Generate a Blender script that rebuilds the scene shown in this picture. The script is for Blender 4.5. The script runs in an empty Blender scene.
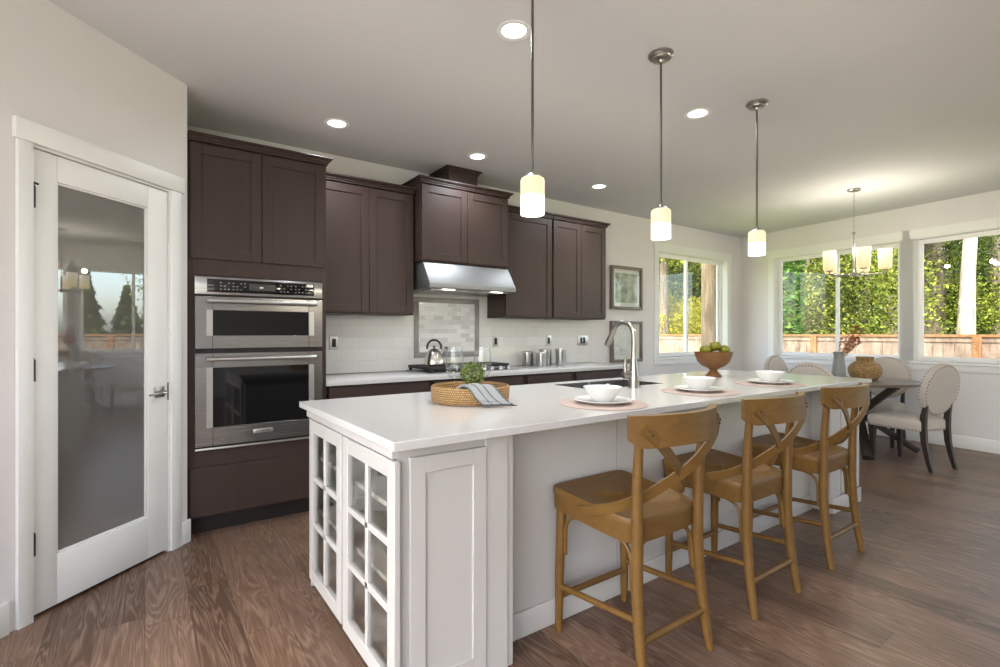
import bpy, bmesh, math, random
from mathutils import Vector, Matrix
random.seed(7)
PI = math.pi
sc = bpy.context.scene
COL = sc.collection

# ---------------------------------------------------------------- camera
cam_d = bpy.data.cameras.new('camera')
cam_d.sensor_width = 36.0
cam_d.lens = 18.07
cam_d.clip_start = 0.05
cam_d.clip_end = 400
cam = bpy.data.objects.new('camera', cam_d)
COL.objects.link(cam)
cam.location = (0, 0, 1.25)
cam.rotation_euler = (math.radians(90), 0, math.radians(54.7 - 90))
sc.camera = cam

# ---------------------------------------------------------------- world, sun, exposure
world = bpy.data.worlds.new('sky')
sc.world = world
world.use_nodes = True
wn = world.node_tree
wn.nodes.clear()
w_out = wn.nodes.new('ShaderNodeOutputWorld')
w_bg = wn.nodes.new('ShaderNodeBackground')
w_sky = wn.nodes.new('ShaderNodeTexSky')
w_sky.sky_type = 'NISHITA'
w_sky.sun_disc = False
w_sky.sun_elevation = math.radians(50)
w_sky.sun_rotation = math.radians(250)
w_sky.air_density = 1.0
w_sky.dust_density = 3.0
w_hsv = wn.nodes.new('ShaderNodeHueSaturation')
w_hsv.inputs['Saturation'].default_value = 0.85
wn.links.new(w_sky.outputs[0], w_hsv.inputs['Color'])
wn.links.new(w_hsv.outputs[0], w_bg.inputs[0])
w_bg.inputs[1].default_value = 0.8
wn.links.new(w_bg.outputs[0], w_out.inputs[0])

sun_d = bpy.data.lights.new('sun', 'SUN')
sun_d.energy = 5.0
sun_d.angle = math.radians(1.2)
sun_d.color = (1.0, 0.96, 0.90)
sun = bpy.data.objects.new('sun', sun_d)
COL.objects.link(sun)
# light travels towards +X, a little +Y, and down
sun.rotation_euler = Vector((0.48, 0.14, -0.86)).to_track_quat('-Z', 'Y').to_euler()

sc.view_settings.view_transform = 'Standard'
sc.view_settings.look = 'None'
sc.view_settings.exposure = 0.34
sc.view_settings.gamma = 1.0
sc.view_settings.use_curve_mapping = False
DOWNLIGHT_W = 36.0
sc.cycles.sample_clamp_indirect = 6.0
sc.cycles.max_bounces = 10
sc.cycles.diffuse_bounces = 5
sc.cycles.transparent_max_bounces = 16
sc.cycles.caustics_reflective = False
sc.cycles.caustics_refractive = False


# ---------------------------------------------------------------- material helpers
class NT:
    """small wrapper that makes node wiring short"""
    def __init__(self, name):
        self.m = bpy.data.materials.new(name)
        self.m.use_nodes = True
        self.t = self.m.node_tree
        self.b = self.t.nodes['Principled BSDF']
        self.out = self.t.nodes['Material Output']

    def n(self, kind, **kw):
        nd = self.t.nodes.new(kind)
        for k, v in kw.items():
            if k == 'ins':
                for kk, vv in v.items():
                    self.set(nd.inputs[kk], vv)
            else:
                setattr(nd, k, v)
        return nd

    def set(self, sock, v):
        if isinstance(v, bpy.types.NodeSocket):
            self.t.links.new(v, sock)
        else:
            sock.default_value = v

    def math(self, op, a, b=0.0, c=0.0):
        nd = self.n('ShaderNodeMath', operation=op)
        self.set(nd.inputs[0], a)
        self.set(nd.inputs[1], b)
        self.set(nd.inputs[2], c)
        return nd.outputs[0]

    def mix(self, fac, a, b, blend='MIX'):
        nd = self.n('ShaderNodeMix', data_type='RGBA', blend_type=blend)
        self.set(nd.inputs[0], fac)
        self.set(nd.inputs[6], a)
        self.set(nd.inputs[7], b)
        return nd.outputs[2]

    def ramp(self, fac, stops):
        nd = self.n('ShaderNodeValToRGB')
        cr = nd.color_ramp
        while len(cr.elements) < len(stops):
            cr.elements.new(0.5)
        for e, (p, c) in zip(cr.elements, stops):
            e.position = p
            e.color = c if len(c) == 4 else (*c, 1)
        self.set(nd.inputs[0], fac)
        return nd.outputs[0]

    def obj(self):
        return self.n('ShaderNodeTexCoord').outputs['Object']

    def mapping(self, vec, scale=(1, 1, 1), rot=(0, 0, 0), loc=(0, 0, 0)):
        nd = self.n('ShaderNodeMapping')
        self.set(nd.inputs['Vector'], vec)
        nd.inputs['Scale'].default_value = scale
        nd.inputs['Rotation'].default_value = rot
        nd.inputs['Location'].default_value = loc
        return nd.outputs[0]

    def noise(self, vec, scale=5, detail=3, rough=0.5, dist=0.0):
        nd = self.n('ShaderNodeTexNoise')
        self.set(nd.inputs['Vector'], vec)
        nd.inputs['Scale'].default_value = scale
        nd.inputs['Detail'].default_value = detail
        nd.inputs['Roughness'].default_value = rough
        nd.inputs['Distortion'].default_value = dist
        return nd.outputs['Fac']

    def base(self, col=None, rough=None, metal=None, spec=None, coat=None, coat_rough=None):
        def st(k, v):
            if v is not None:
                if k == 'Base Color' and not isinstance(v, bpy.types.NodeSocket) and len(v) == 3:
                    v = (*v, 1)
                self.set(self.b.inputs[k], v)
        st('Base Color', col); st('Roughness', rough); st('Metallic', metal)
        st('Specular IOR Level', spec); st('Coat Weight', coat); st('Coat Roughness', coat_rough)
        return self

    def bump(self, h, strength=0.2, dist=0.01):
        nd = self.n('ShaderNodeBump')
        nd.inputs['Strength'].default_value = strength
        nd.inputs['Distance'].default_value = dist
        self.set(nd.inputs['Height'], h)
        self.t.links.new(nd.outputs[0], self.b.inputs['Normal'])
        return self


def C(r, g, b):
    """sRGB 0-255 -> linear"""
    f = lambda v: v / 255 / 12.92 if v / 255 <= 0.04045 else ((v / 255 + 0.055) / 1.055) ** 2.4
    return (f(r), f(g), f(b), 1.0)


def plain(name, col, rough=0.5, metal=0.0, var=0.06, scale=6, **kw):
    m = NT(name)
    o = m.obj()
    f = m.noise(o, scale, 3)
    dark = tuple(c * (1 - var) for c in col[:3]) + (1,)
    lite = tuple(min(1, c * (1 + var)) for c in col[:3]) + (1,)
    m.base(m.mix(f, dark, lite), rough, metal, **kw)
    return m.m


M = {}
M['wall'] = plain('wall_paint', C(224, 222, 222), 0.75, var=0.02)
M['ceiling'] = plain('ceiling_paint', C(211, 211, 211), 0.85, var=0.015)
M['trim'] = plain('white_trim_paint', C(233, 234, 233), 0.42, var=0.015)
M['island'] = plain('white_cabinet_paint', C(190, 188, 185), 0.42, var=0.015)
M['vinyl'] = plain('white_vinyl', C(248, 248, 249), 0.35, var=0.01)
M['chrome'] = plain('brushed_nickel', C(170, 166, 160), 0.28, 1.0, var=0.05, scale=30)
M['dark_metal'] = plain('dark_hinge_metal', C(80, 80, 82), 0.4, 1.0)
M['black_glass'] = plain('black_glass', C(14, 14, 15), 0.06, 0.0, spec=0.5)
M['black'] = plain('black_plastic', C(22, 21, 21), 0.45)
M['iron'] = plain('cast_iron', C(28, 27, 27), 0.6)
M['white_cer'] = plain('white_ceramic', C(218, 218, 217), 0.18, var=0.01)
M['grey_cer'] = plain('grey_ceramic', C(140, 142, 140), 0.45, var=0.05)
M['silver_print'] = plain('grey_print', C(150, 150, 150), 0.5)
M['nail'] = plain('nail_bronze', C(120, 110, 98), 0.35, 1.0)
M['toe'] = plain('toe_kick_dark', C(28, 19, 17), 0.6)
M['soil'] = plain('potting_soil', C(50, 38, 28), 0.95)
M['table_dark'] = plain('espresso_wood', C(52, 42, 38), 0.4, var=0.15, scale=12)
M['interior'] = plain('cabinet_interior', C(205, 200, 192), 0.5, var=0.02)


def steel(name, col, rough, sx=3, sz=180):
    m = NT(name)
    o = m.mapping(m.obj(), (sx, sx, sz))
    f = m.noise(o, 1.0, 4, 0.6)
    m.base(m.mix(f, tuple(c * 0.86 for c in col[:3]) + (1,), col), m.math('MULTIPLY_ADD', f, 0.12, rough), 1.0)
    return m.m


M['steel'] = steel('stainless_steel', C(164, 163, 162), 0.2)
M['hood_steel'] = steel('hood_steel', C(158, 158, 158), 0.48)
M['sink_steel'] = steel('sink_steel', C(128, 126, 124), 0.35)
M['steel_light'] = steel('satin_steel', C(205, 205, 203), 0.33)
M['canister'] = steel('canister_steel', C(196, 196, 195), 0.22, 120, 3)


def dark_wood(name, a, b, rough=0.42):
    m = NT(name)
    o = m.mapping(m.obj(), (14, 14, 0.9))
    f = m.noise(o, 3.0, 5, 0.65, 0.3)
    f2 = m.noise(m.mapping(m.obj(), (1.5, 1.5, 1.5)), 1.0, 2)
    c = m.mix(f, a, b)
    c = m.mix(m.math('MULTIPLY', f2, 0.35), c, tuple(x * 0.7 for x in a[:3]) + (1,))
    m.base(c, rough, spec=0.36)
    m.bump(f, 0.05, 0.002)
    return m.m


M['cab'] = dark_wood('dark_stained_maple', C(56, 42, 39), C(74, 59, 55))


def stool_wood(name, a, b, c3):
    m = NT(name)
    v = m.mapping(m.obj(), (3.0, 9, 9))
    f = m.noise(v, 2.2, 5, 0.6, 1.2)
    f2 = m.noise(m.mapping(m.obj(), (2, 60, 60)), 2.0, 3, 0.6)
    c = m.mix(f, a, b)
    c = m.mix(m.math('MULTIPLY', f2, 0.5), c, c3)
    m.base(c, 0.46, spec=0.3)
    m.bump(f2, 0.08, 0.002)
    return m.m


M['oak'] = stool_wood('golden_oak', C(97, 70, 32), C(134, 100, 52), C(68, 46, 21))
M['bowl_wood'] = stool_wood('carved_mango_wood', C(104, 70, 40), C(142, 100, 60), C(68, 42, 24))


def floor_mat():
    m = NT('wide_plank_floor')
    sep = m.n('ShaderNodeSeparateXYZ')
    m.set(sep.inputs[0], m.obj())
    X, Y = sep.outputs[0], sep.outputs[1]
    W, L = 0.170, 1.5
    xr = m.math('DIVIDE', X, W)
    row = m.math('FLOOR', xr)
    wn1 = m.n('ShaderNodeTexWhiteNoise', noise_dimensions='1D')
    m.set(wn1.inputs['W'], row)
    yr = m.math('ADD', m.math('DIVIDE', Y, L), m.math('MULTIPLY', wn1.outputs[0], 7.3))
    colm = m.math('FLOOR', yr)
    cmb = m.n('ShaderNodeCombineXYZ')
    m.set(cmb.inputs[0], row); m.set(cmb.inputs[1], colm)
    wn2 = m.n('ShaderNodeTexWhiteNoise', noise_dimensions='3D')
    m.set(wn2.inputs['Vector'], cmb.outputs[0])
    rid = wn2.outputs[0]
    fx = m.math('FRACT', xr)
    fy = m.math('FRACT', yr)
    ex = m.math('LESS_THAN', m.math('MINIMUM', fx, m.math('SUBTRACT', 1.0, fx)), 0.009)
    ey = m.math('LESS_THAN', m.math('MINIMUM', fy, m.math('SUBTRACT', 1.0, fy)), 0.0012)
    edge = m.math('MAXIMUM', ex, ey)
    gv = m.n('ShaderNodeCombineXYZ')
    m.set(gv.inputs[0], m.math('ADD', X, m.math('MULTIPLY', rid, 31.0)))
    m.set(gv.inputs[1], m.math('ADD', m.math('MULTIPLY', Y, 0.085), m.math('MULTIPLY', rid, 17.0)))
    big = m.noise(gv.outputs[0], 8.5, 2, 0.5, 0.8)
    rings = m.math('SINE', m.math('ADD', m.math('MULTIPLY', big, 130.0), m.math('MULTIPLY', m.noise(m.mapping(m.obj(), (90, 9, 1)), 1.0, 2), 3.0)))
    rings = m.math('MULTIPLY_ADD', rings, 0.5, 0.5)
    rings = m.math('MULTIPLY', m.math('POWER', rings, 2.0), m.math('MULTIPLY_ADD', m.noise(m.mapping(m.obj(), (22, 3, 1)), 1.0, 3), 1.5, -0.15))
    fine = m.noise(m.mapping(m.obj(), (170, 7, 1)), 1.0, 5, 0.7)
    base = m.ramp(rid, [(0.0, C(82, 62, 49)), (0.35, C(104, 80, 63)), (0.65, C(124, 97, 79)), (1.0, C(100, 83, 72))])
    c = m.mix(m.math('MULTIPLY', rings, 0.6), base, C(178, 152, 130))
    c = m.mix(m.math('MULTIPLY', m.ramp(fine, [(.35, (0, 0, 0)), (.7, (1, 1, 1))]), 0.6), c, C(88, 65, 52))
    c = m.mix(m.math('MULTIPLY', edge, 0.45), c, C(48, 33, 26))
    m.base(c, m.math('MULTIPLY_ADD', fine, 0.16, 0.30), spec=0.42)
    hgt = m.math('ADD', m.math('MULTIPLY', rings, 0.25), m.math('MULTIPLY', edge, -1.0))
    m.bump(hgt, 0.12, 0.003)
    return m.m


M['floor'] = floor_mat()


def quartz():
    m = NT('white_quartz')
    f = m.noise(m.obj(), 60, 4, 0.7)
    c = m.ramp(f, [(0.3, C(198, 197, 196)), (0.6, C(203, 202, 201))])
    m.base(c, 0.14, spec=0.5)
    return m.m


M['quartz'] = quartz()


def tile_mat(name, w, h, c1, c2, grout, rough, mortar=0.004, var=1.0, off=0.5, marble=False):
    m = NT(name)
    o = m.obj()
    sep = m.n('ShaderNodeSeparateXYZ')
    m.set(sep.inputs[0], o)
    cv = m.n('ShaderNodeCombineXYZ')
    m.set(cv.inputs[0], sep.outputs[0]); m.set(cv.inputs[1], sep.outputs[2])
    br = m.n('ShaderNodeTexBrick')
    br.offset = off
    m.set(br.inputs['Vector'], cv.outputs[0])
    br.inputs['Color1'].default_value = c1
    br.inputs['Color2'].default_value = c2
    br.inputs['Mortar'].default_value = grout
    br.inputs['Scale'].default_value = 1.0
    br.inputs['Mortar Size'].default_value = mortar
    br.inputs['Brick Width'].default_value = w
    br.inputs['Row Height'].default_value = h
    br.inputs['Bias'].default_value = -0.25 if marble else 0.0
    c = br.outputs[0]
    if marble:
        f = m.noise(m.mapping(o, (3, 1, 22)), 1.6, 4, 0.6)
        c = m.mix(m.math('MULTIPLY', f, 0.5), c, C(236, 236, 234))
    m.base(c, rough, spec=0.5)
    m.bump(m.math('SUBTRACT', 1.0, br.outputs['Fac']), 0.25, 0.002)
    return m.m


M['tile'] = tile_mat('glossy_subway_tile', 0.305, 0.1015, C(230, 229, 227), C(222, 221, 219), C(208, 207, 205), 0.07, 0.0015)
M['mosaic'] = tile_mat('marble_mosaic', 0.098, 0.042, C(238, 239, 239), C(168, 170, 172), C(220, 219, 216), 0.15, 0.0018, marble=True)
M['frame_tile'] = plain('grey_marble_liner', C(150, 147, 144), 0.2, var=0.2, scale=14)


def fabric(name, c, scale=220, var=0.1, rough=0.9):
    m = NT(name)
    f = m.noise(m.obj(), scale, 2)
    m.base(m.mix(f, tuple(x * (1 - var) for x in c[:3]) + (1,), c), rough, spec=0.2)
    m.bump(f, 0.15, 0.001)
    return m.m


M['linen'] = fabric('beige_linen', C(192, 183, 174))
M['placemat'] = fabric('pink_woven_mat', C(192, 174, 166), 300, 0.25)


def napkin_mat():
    m = NT('striped_napkin')
    o = m.n('ShaderNodeTexCoord').outputs['UV']
    sep = m.n('ShaderNodeSeparateXYZ')
    m.set(sep.inputs[0], o)
    s = m.math('FRACT', m.math('MULTIPLY', sep.outputs[0], 3.0))
    st = m.math('GREATER_THAN', s, 0.82)
    c = m.mix(st, C(150, 154, 156), C(98, 104, 108))
    m.base(c, 0.9, spec=0.2)
    return m.m


M['napkin'] = napkin_mat()
M['napkin_dark'] = fabric('dark_napkin_layer', C(84, 88, 92))


def wicker(name, a, b, sz):
    m = NT(name)
    uv = m.n('ShaderNodeTexCoord').outputs['UV']
    br = m.n('ShaderNodeTexBrick')
    m.set(br.inputs['Vector'], uv)
    br.offset = 0.5
    br.inputs['Color1'].default_value = a
    br.inputs['Color2'].default_value = b
    br.inputs['Mortar'].default_value = C(112, 78, 44)
    br.inputs['Scale'].default_value = 1.0
    br.inputs['Mortar Size'].default_value = 0.0022
    br.inputs['Mortar Smooth'].default_value = 0.8
    br.inputs['Brick Width'].default_value = sz
    br.inputs['Row Height'].default_value = sz * 0.9
    m.base(br.outputs[0], 0.7, spec=0.3)
    m.bump(m.math('SUBTRACT', 1.0, br.outputs['Fac']), 0.8, 0.006)
    return m.m


M['wicker'] = wicker('woven_seagrass', C(206, 172, 124), C(184, 146, 100), 0.0115)
M['rope'] = wicker('knotted_hyacinth', C(190, 158, 108), C(150, 118, 72), 0.02)


def glass(name, col=(1, 1, 1, 1), rough=0.0, thin=True, refl=0.5):
    m = NT(name)
    if thin:
        tr = m.n('ShaderNodeBsdfTransparent')
        tr.inputs[0].default_value = col
        gl = m.n('ShaderNodeBsdfGlossy')
        gl.inputs['Roughness'].default_value = rough
        lw = m.n('ShaderNodeLayerWeight')
        lw.inputs['Blend'].default_value = 0.5
        fac = m.math('POWER', lw.outputs['Facing'], 4.0)
        fac = m.math('MULTIPLY_ADD', fac, 0.9 * refl, 0.045 * refl)
        mx = m.n('ShaderNodeMixShader')
        m.set(mx.inputs[0], fac)
        m.t.links.new(tr.outputs[0], mx.inputs[1])
        m.t.links.new(gl.outputs[0], mx.inputs[2])
        m.t.links.new(mx.outputs[0], m.out.inputs[0])
    else:
        m.base(col, rough, spec=0.5)
        m.b.inputs['Transmission Weight'].default_value = 1.0
        m.b.inputs['IOR'].default_value = 1.45
    return m.m


M['pane'] = glass('window_glass', (0.98, 0.99, 0.98, 1), refl=0.7)
M['cab_pane'] = glass('cabinet_glass', (0.95, 0.96, 0.95, 1), refl=1.0)
M['wine'] = glass('wine_glass', (0.97, 0.98, 0.98, 1), refl=1.0)
M['frost'] = plain('frosted_pantry_glass', C(98, 96, 94), 0.0, var=0.02)
M['frost'].node_tree.nodes['Principled BSDF'].inputs['IOR'].default_value = 2.9


def emit(name, stops, strength, z0, z1):
    """a lit lamp shade: glow colour runs along its height"""
    m = NT(name)
    sep = m.n('ShaderNodeSeparateXYZ')
    m.set(sep.inputs[0], m.obj())
    f = m.math('DIVIDE', m.math('SUBTRACT', sep.outputs[2], z0), z1 - z0)
    c = m.ramp(f, stops)
    m.base((0.12, 0.12, 0.12), 0.3)
    m.set(m.b.inputs['Emission Color'], c)
    m.b.inputs['Emission Strength'].default_value = strength
    return m.m


def leaf_mat(name, a, b, trans=0.35):
    m = NT(name)
    g = m.n('ShaderNodeNewGeometry')
    c = m.mix(m.math('POWER', g.outputs['Random Per Island'], 1.7), a, b)
    df = m.n('ShaderNodeBsdfDiffuse'); m.set(df.inputs[0], c)
    tl = m.n('ShaderNodeBsdfTranslucent'); m.set(tl.inputs[0], c)
    mx = m.n('ShaderNodeMixShader'); mx.inputs[0].default_value = trans
    m.t.links.new(df.outputs[0], mx.inputs[1]); m.t.links.new(tl.outputs[0], mx.inputs[2])
    m.t.links.new(mx.outputs[0], m.out.inputs[0])
    return m.m


M['leaf_a'] = leaf_mat('maple_leaves', C(46, 66, 24), C(188, 194, 88))
M['leaf_b'] = leaf_mat('fir_needles', C(44, 62, 32), C(104, 116, 62), 0.2)
M['leaf_c'] = leaf_mat('yellow_green_leaves', C(186, 184, 58), C(228, 216, 110))
M['leaf_plant'] = leaf_mat('boxwood_leaves', C(74, 96, 44), C(168, 180, 118), 0.2)
M['leaf_hedge'] = leaf_mat('hedge_leaves', C(62, 100, 40), C(120, 150, 66), 0.2)


def bark(name, a, b, sx=18):
    m = NT(name)
    f = m.noise(m.mapping(m.obj(), (sx, sx, 2.2)), 1.0, 5, 0.7, 0.4)
    m.base(m.mix(m.ramp(f, [(0.35, (0, 0, 0)), (0.65, (1, 1, 1))]), a, b), 0.9, spec=0.1)
    m.bump(f, 0.5, 0.03)
    return m.m


M['bark'] = bark('grey_bark', C(96, 84, 74), C(150, 136, 122))
M['bark_pale'] = bark('pale_bark', C(132, 122, 108), C(190, 182, 168), 9)
M['bark_brown'] = bark('brown_bark', C(96, 82, 66), C(150, 134, 112))
M['cedar'] = bark('weathered_cedar_boards', C(128, 108, 95), C(176, 156, 140), 7)
M['cedar_new'] = bark('orange_cedar', C(136, 96, 64), C(172, 130, 94), 10)
M['fence_white'] = bark('pale_fence_boards', C(146, 140, 124), C(176, 168, 150), 6)


def lawn():
    m = NT('lawn_grass')
    f = m.noise(m.obj(), 1.2, 5, 0.7)
    m.base(m.mix(f, C(122, 136, 58), C(186, 190, 104)), 0.95, spec=0.1)
    return m.m


M['lawn'] = lawn()


def art(name, stops, scale, loc):
    m = NT(name)
    f = m.noise(m.mapping(m.obj(), (scale, scale, scale * 1.2), loc=loc), 1.0, 4, 0.6)
    m.base(m.ramp(f, stops), 0.5, spec=0.3)
    return m.m


# ---------------------------------------------------------------- mesh helpers
class MB:
    """collects shapes in one bmesh; origin o is subtracted so that world numbers can be used"""
    def __init__(self, o=(0, 0, 0)):
        self.bm = bmesh.new()
        self.o = Vector(o)
        self.uv = None

    def v(self, p):
        return self.bm.verts.new(Vector(p) - self.o)

    def box(self, x0, x1, y0, y1, z0, z1, bev=0.0, seg=2, mat=None):
        vs = [self.v((x, y, z)) for x in (x0, x1) for y in (y0, y1) for z in (z0, z1)]
        idx = [(0, 1, 3, 2), (4, 6, 7, 5), (0, 4, 5, 1), (2, 3, 7, 6), (0, 2, 6, 4), (1, 5, 7, 3)]
        fs = [self.bm.faces.new([vs[i] for i in f]) for f in idx]
        if mat is not None:
            for w in vs:
                w.co = mat @ w.co
        if bev > 0:
            es = list({e for f in fs for e in f.edges})
            bmesh.ops.bevel(self.bm, geom=es, offset=bev, segments=seg, profile=0.5, affect='EDGES')
        return self

    def beam(self, p0, p1, w, h, bev=0.0, up=(0, 0, 1)):
        """rectangular bar from p0 to p1"""
        p0, p1 = Vector(p0) - self.o, Vector(p1) - self.o
        d = (p1 - p0)
        L = d.length
        d.normalize()
        u = Vector(up)
        s = d.cross(u)
        if s.length < 1e-4:
            s = d.cross(Vector((0, 1, 0)))
        s.normalize()
        t = s.cross(d)
        mt = Matrix((d, s, t)).transposed().to_4x4()
        mt.translation = p0
        o = self.o
        self.o = Vector((0, 0, 0))
        self.box(0, L, -w / 2, w / 2, -h / 2, h / 2, bev, 2, mt)
        self.o = o
        return self

    def prism(self, pts, z0, z1, axis='z', bev=0.0):
        """extruded polygon; pts are 2-D in the plane normal to axis"""
        def P(a, b, c):
            return {'z': (a, b, c), 'y': (a, c, b), 'x': (c, a, b)}[axis]
        lo = [self.v(P(a, b, z0)) for a, b in pts]
        hi = [self.v(P(a, b, z1)) for a, b in pts]
        n = len(pts)
        fs = [self.bm.faces.new(lo[::-1]), self.bm.faces.new(hi)]
        for i in range(n):
            j = (i + 1) % n
            fs.append(self.bm.faces.new([lo[i], lo[j], hi[j], hi[i]]))
        if bev:
            es = list({e for f in fs[:2] for e in f.edges})
            bmesh.ops.bevel(self.bm, geom=es, offset=bev, segments=2, profile=0.5, affect='EDGES')
        return self

    def rings(self, rings, close_u=True, cap=True, uvs=None):
        vr = [[self.v(p) for p in r] for r in rings]
        n = len(vr[0])
        lay = None
        if uvs:
            lay = self.bm.loops.layers.uv.verify()
        for i in range(len(vr) - 1):
            for j in range(n if close_u else n - 1):
                k = (j + 1) % n
                f = self.bm.faces.new([vr[i][j], vr[i][k], vr[i + 1][k], vr[i + 1][j]])
                f.smooth = True
                if lay:
                    uu = [uvs(i, j), uvs(i, j + 1), uvs(i + 1, j + 1), uvs(i + 1, j)]
                    for l, q in zip(f.loops, uu):
                        l[lay].uv = q
        if cap and close_u:
            self.bm.faces.new(vr[0][::-1])
            self.bm.faces.new(vr[-1])
        return self

    def lathe(self, prof, c=(0, 0, 0), n=32, cap=True, uvlen=False, sx=1.0, sy=1.0):
        c = Vector(c)
        rg = [[(c.x + r * sx * math.cos(2 * PI * k / n), c.y + r * sy * math.sin(2 * PI * k / n), c.z + z)
               for k in range(n)] for r, z in prof]
        uvs = None
        if uvlen:
            L = [0]
            for a, b in zip(prof, prof[1:]):
                L.append(L[-1] + math.hypot(b[0] - a[0], b[1] - a[1]))
            R = max(r for r, z in prof)
            uvs = lambda i, j: (j / n * 2 * PI * R, L[i])
        return self.rings(rg, True, cap, uvs)

    def tube(self, pts, r, n=10, cap=True, flat=1.0):
        pts = [Vector(p) for p in pts]
        rr = r if isinstance(r, (list, tuple)) else [r] * len(pts)
        rg = []
        prev = None
        for i, p in enumerate(pts):
            if i == 0:
                d = pts[1] - p
            elif i == len(pts) - 1:
                d = p - pts[i - 1]
            else:
                d = (pts[i + 1] - p).normalized() + (p - pts[i - 1]).normalized()
            d.normalize()
            if prev is None:
                a = Vector((0, 0, 1)) if abs(d.z) < 0.9 else Vector((1, 0, 0))
                u = d.cross(a).normalized()
            else:
                u = (prev - d * prev.dot(d)).normalized()
            prev = u
            w = d.cross(u)
            rg.append([p + (u * math.cos(2 * PI * k / n) + w * math.sin(2 * PI * k / n) * flat) * rr[i] for k in range(n)])
        return self.rings(rg, True, cap)

    def strip(self, pts, ups, w, t):
        """flat bar following pts; ups = direction of its width at each point"""
        pts = [Vector(p) for p in pts]
        rg = []
        for i, p in enumerate(pts):
            d = (pts[min(i + 1, len(pts) - 1)] - pts[max(i - 1, 0)]).normalized()
            u = Vector(ups[i] if isinstance(ups, list) else ups)
            u = (u - d * u.dot(d)).normalized()
            s = d.cross(u)
            rg.append([p + u * w / 2 + s * t / 2, p - u * w / 2 + s * t / 2, p - u * w / 2 - s * t / 2, p + u * w / 2 - s * t / 2])
        self.rings(rg)
        for f in self.bm.faces:
            f.smooth = False
        return self

    def ball(self, c, r, n=12, sx=1, sy=1, sz=1):
        prof = []
        m = max(4, n // 2)
        for i in range(m + 1):
            a = -PI / 2 + PI * i / m
            prof.append((max(1e-4, math.cos(a)) * r, math.sin(a) * r * sz))
        return self.lathe(prof, c, n, True, False, sx, sy)

    def smooth(self, on=True):
        for f in self.bm.faces:
            f.smooth = on
        return self

    def build(self, name, mat, parent=None, auto=40):
        me = bpy.data.meshes.new(name)
        bmesh.ops.recalc_face_normals(self.bm, faces=self.bm.faces)
        if auto:
            lim = math.radians(auto)
            for e in self.bm.edges:
                if len(e.link_faces) == 2:
                    e.smooth = e.calc_face_angle(0) < lim
                else:
                    e.smooth = False
            for f in self.bm.faces:
                f.smooth = True
        self.bm.to_mesh(me)
        self.bm.free()
        me.materials.append(M[mat] if isinstance(mat, str) else mat)
        ob = bpy.data.objects.new(name, me)
        COL.objects.link(ob)
        if parent is not None:
            ob.parent = parent
        return ob


def tag(o, label, cat, group=None):
    o['label'] = label
    o['category'] = cat
    if group:
        o['group'] = group
    return o


def thing(name, label, cat, loc=(0, 0, 0), rz=0.0, group=None):
    o = bpy.data.objects.new(name, None)
    o.empty_display_size = 0.1
    COL.objects.link(o)
    o.location = loc
    o.rotation_euler = (0, 0, rz)
    return tag(o, label, cat, group)


def struct(o):
    o['kind'] = 'structure'
    return o


def dup(root, loc, rz=None, label=None):
    r = root.copy()
    COL.objects.link(r)
    r.location = loc
    if rz is not None:
        r.rotation_euler = (0, 0, rz)
    if label:
        r['label'] = label
    for ch in list(root.children):
        c = ch.copy()
        COL.objects.link(c)
        c.parent = r
        for g in list(ch.children):
            e = g.copy()
            COL.objects.link(e)
            e.parent = c
    return r


# ---------------------------------------------------------------- the room
H = 2.74
YB = 4.22                       # kitchen back wall
W0 = Vector((7.58, 4.22, 0))    # corner of the back wall and the dining wall
WANG = math.atan2(-0.9934, -0.1147)
P0 = Vector((0.108, 3.446, 0))  # right jamb of the pantry door
PANG = math.radians(44.08) + PI
LX = -1.256                     # left wall


def grid_wall(mb, L0, L1, z1, y0, y1, holes):
    """wall in its own frame (x along, y depth, z up) with rectangular holes, as one clean mesh of boxes"""
    xs = sorted({L0, L1, *[h[0] for h in holes], *[h[1] for h in holes]})
    for a, b in zip(xs, xs[1:]):
        hs = sorted([(h[2], h[3]) for h in holes if h[0] < b - 1e-6 and h[1] > a + 1e-6])
        z = 0.0
        for h0, h1 in hs:
            if h0 > z + 1e-6:
                mb.box(a, b, y0, y1, z, h0)
            z = h1
        if z < z1 - 1e-6:
            mb.box(a, b, y0, y1, z, z1)
    return mb


fl = MB().box(-1.6, 8.2, -4.3, 4.5, -0.12, 0.0).build('floor', 'floor', auto=0)
struct(fl)
ce = MB().box(-2.1, 8.9, -5.2, 4.75, H, H + 0.15).build('ceiling', 'ceiling', auto=0)  # slab runs past the walls, an added overhang that blocks the sun
struct(ce)

# window openings, then one bare daylight opening: (x0, x1, z0, z1)
OP1 = (5.555, 7.20, 0.93, 2.35)
OP2 = (0.55, 2.115, 0.93, 2.35)
OP3 = (2.245, 3.80, 0.93, 2.35)
OP4 = (4.4, 6.9, 0.05, 2.60)  # unseen opening added to let daylight in, no window fitted
wb = grid_wall(MB(), -1.39, 7.74, H, 0.0, 0.16, [OP1]).build('wall_back', 'wall', auto=0)
wb.location = (0, YB, 0)
struct(wb)
wr = grid_wall(MB(), -0.15, 8.45, H, 0.0, 0.16, [OP2, OP3, OP4]).build('wall_right', 'wall', auto=0)
wr.location = W0
wr.rotation_euler = (0, 0, WANG)
struct(wr)
wp = grid_wall(MB(), -0.14, 1.90, H, -0.12, 0.0, [(-0.012, 0.714, 0, 2.072)]).build('wall_pantry', 'wall', auto=0)
wp.location = P0
wp.rotation_euler = (0, 0, PANG)
struct(wp)
ws = MB().box(0.09, 0.205, 3.545, YB - .001, 0, H).build('wall_pantry_side', 'wall', auto=0)
struct(ws)
wl = MB()
grid_wall(wl, -4.15, 4.215, H, 0.0, 0.14, [(-3.9, 2.0, 0.05, 2.60)])  # wide unseen opening, added to light the island from the left
wl = wl.build('wall_left', 'wall', auto=0)
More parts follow.
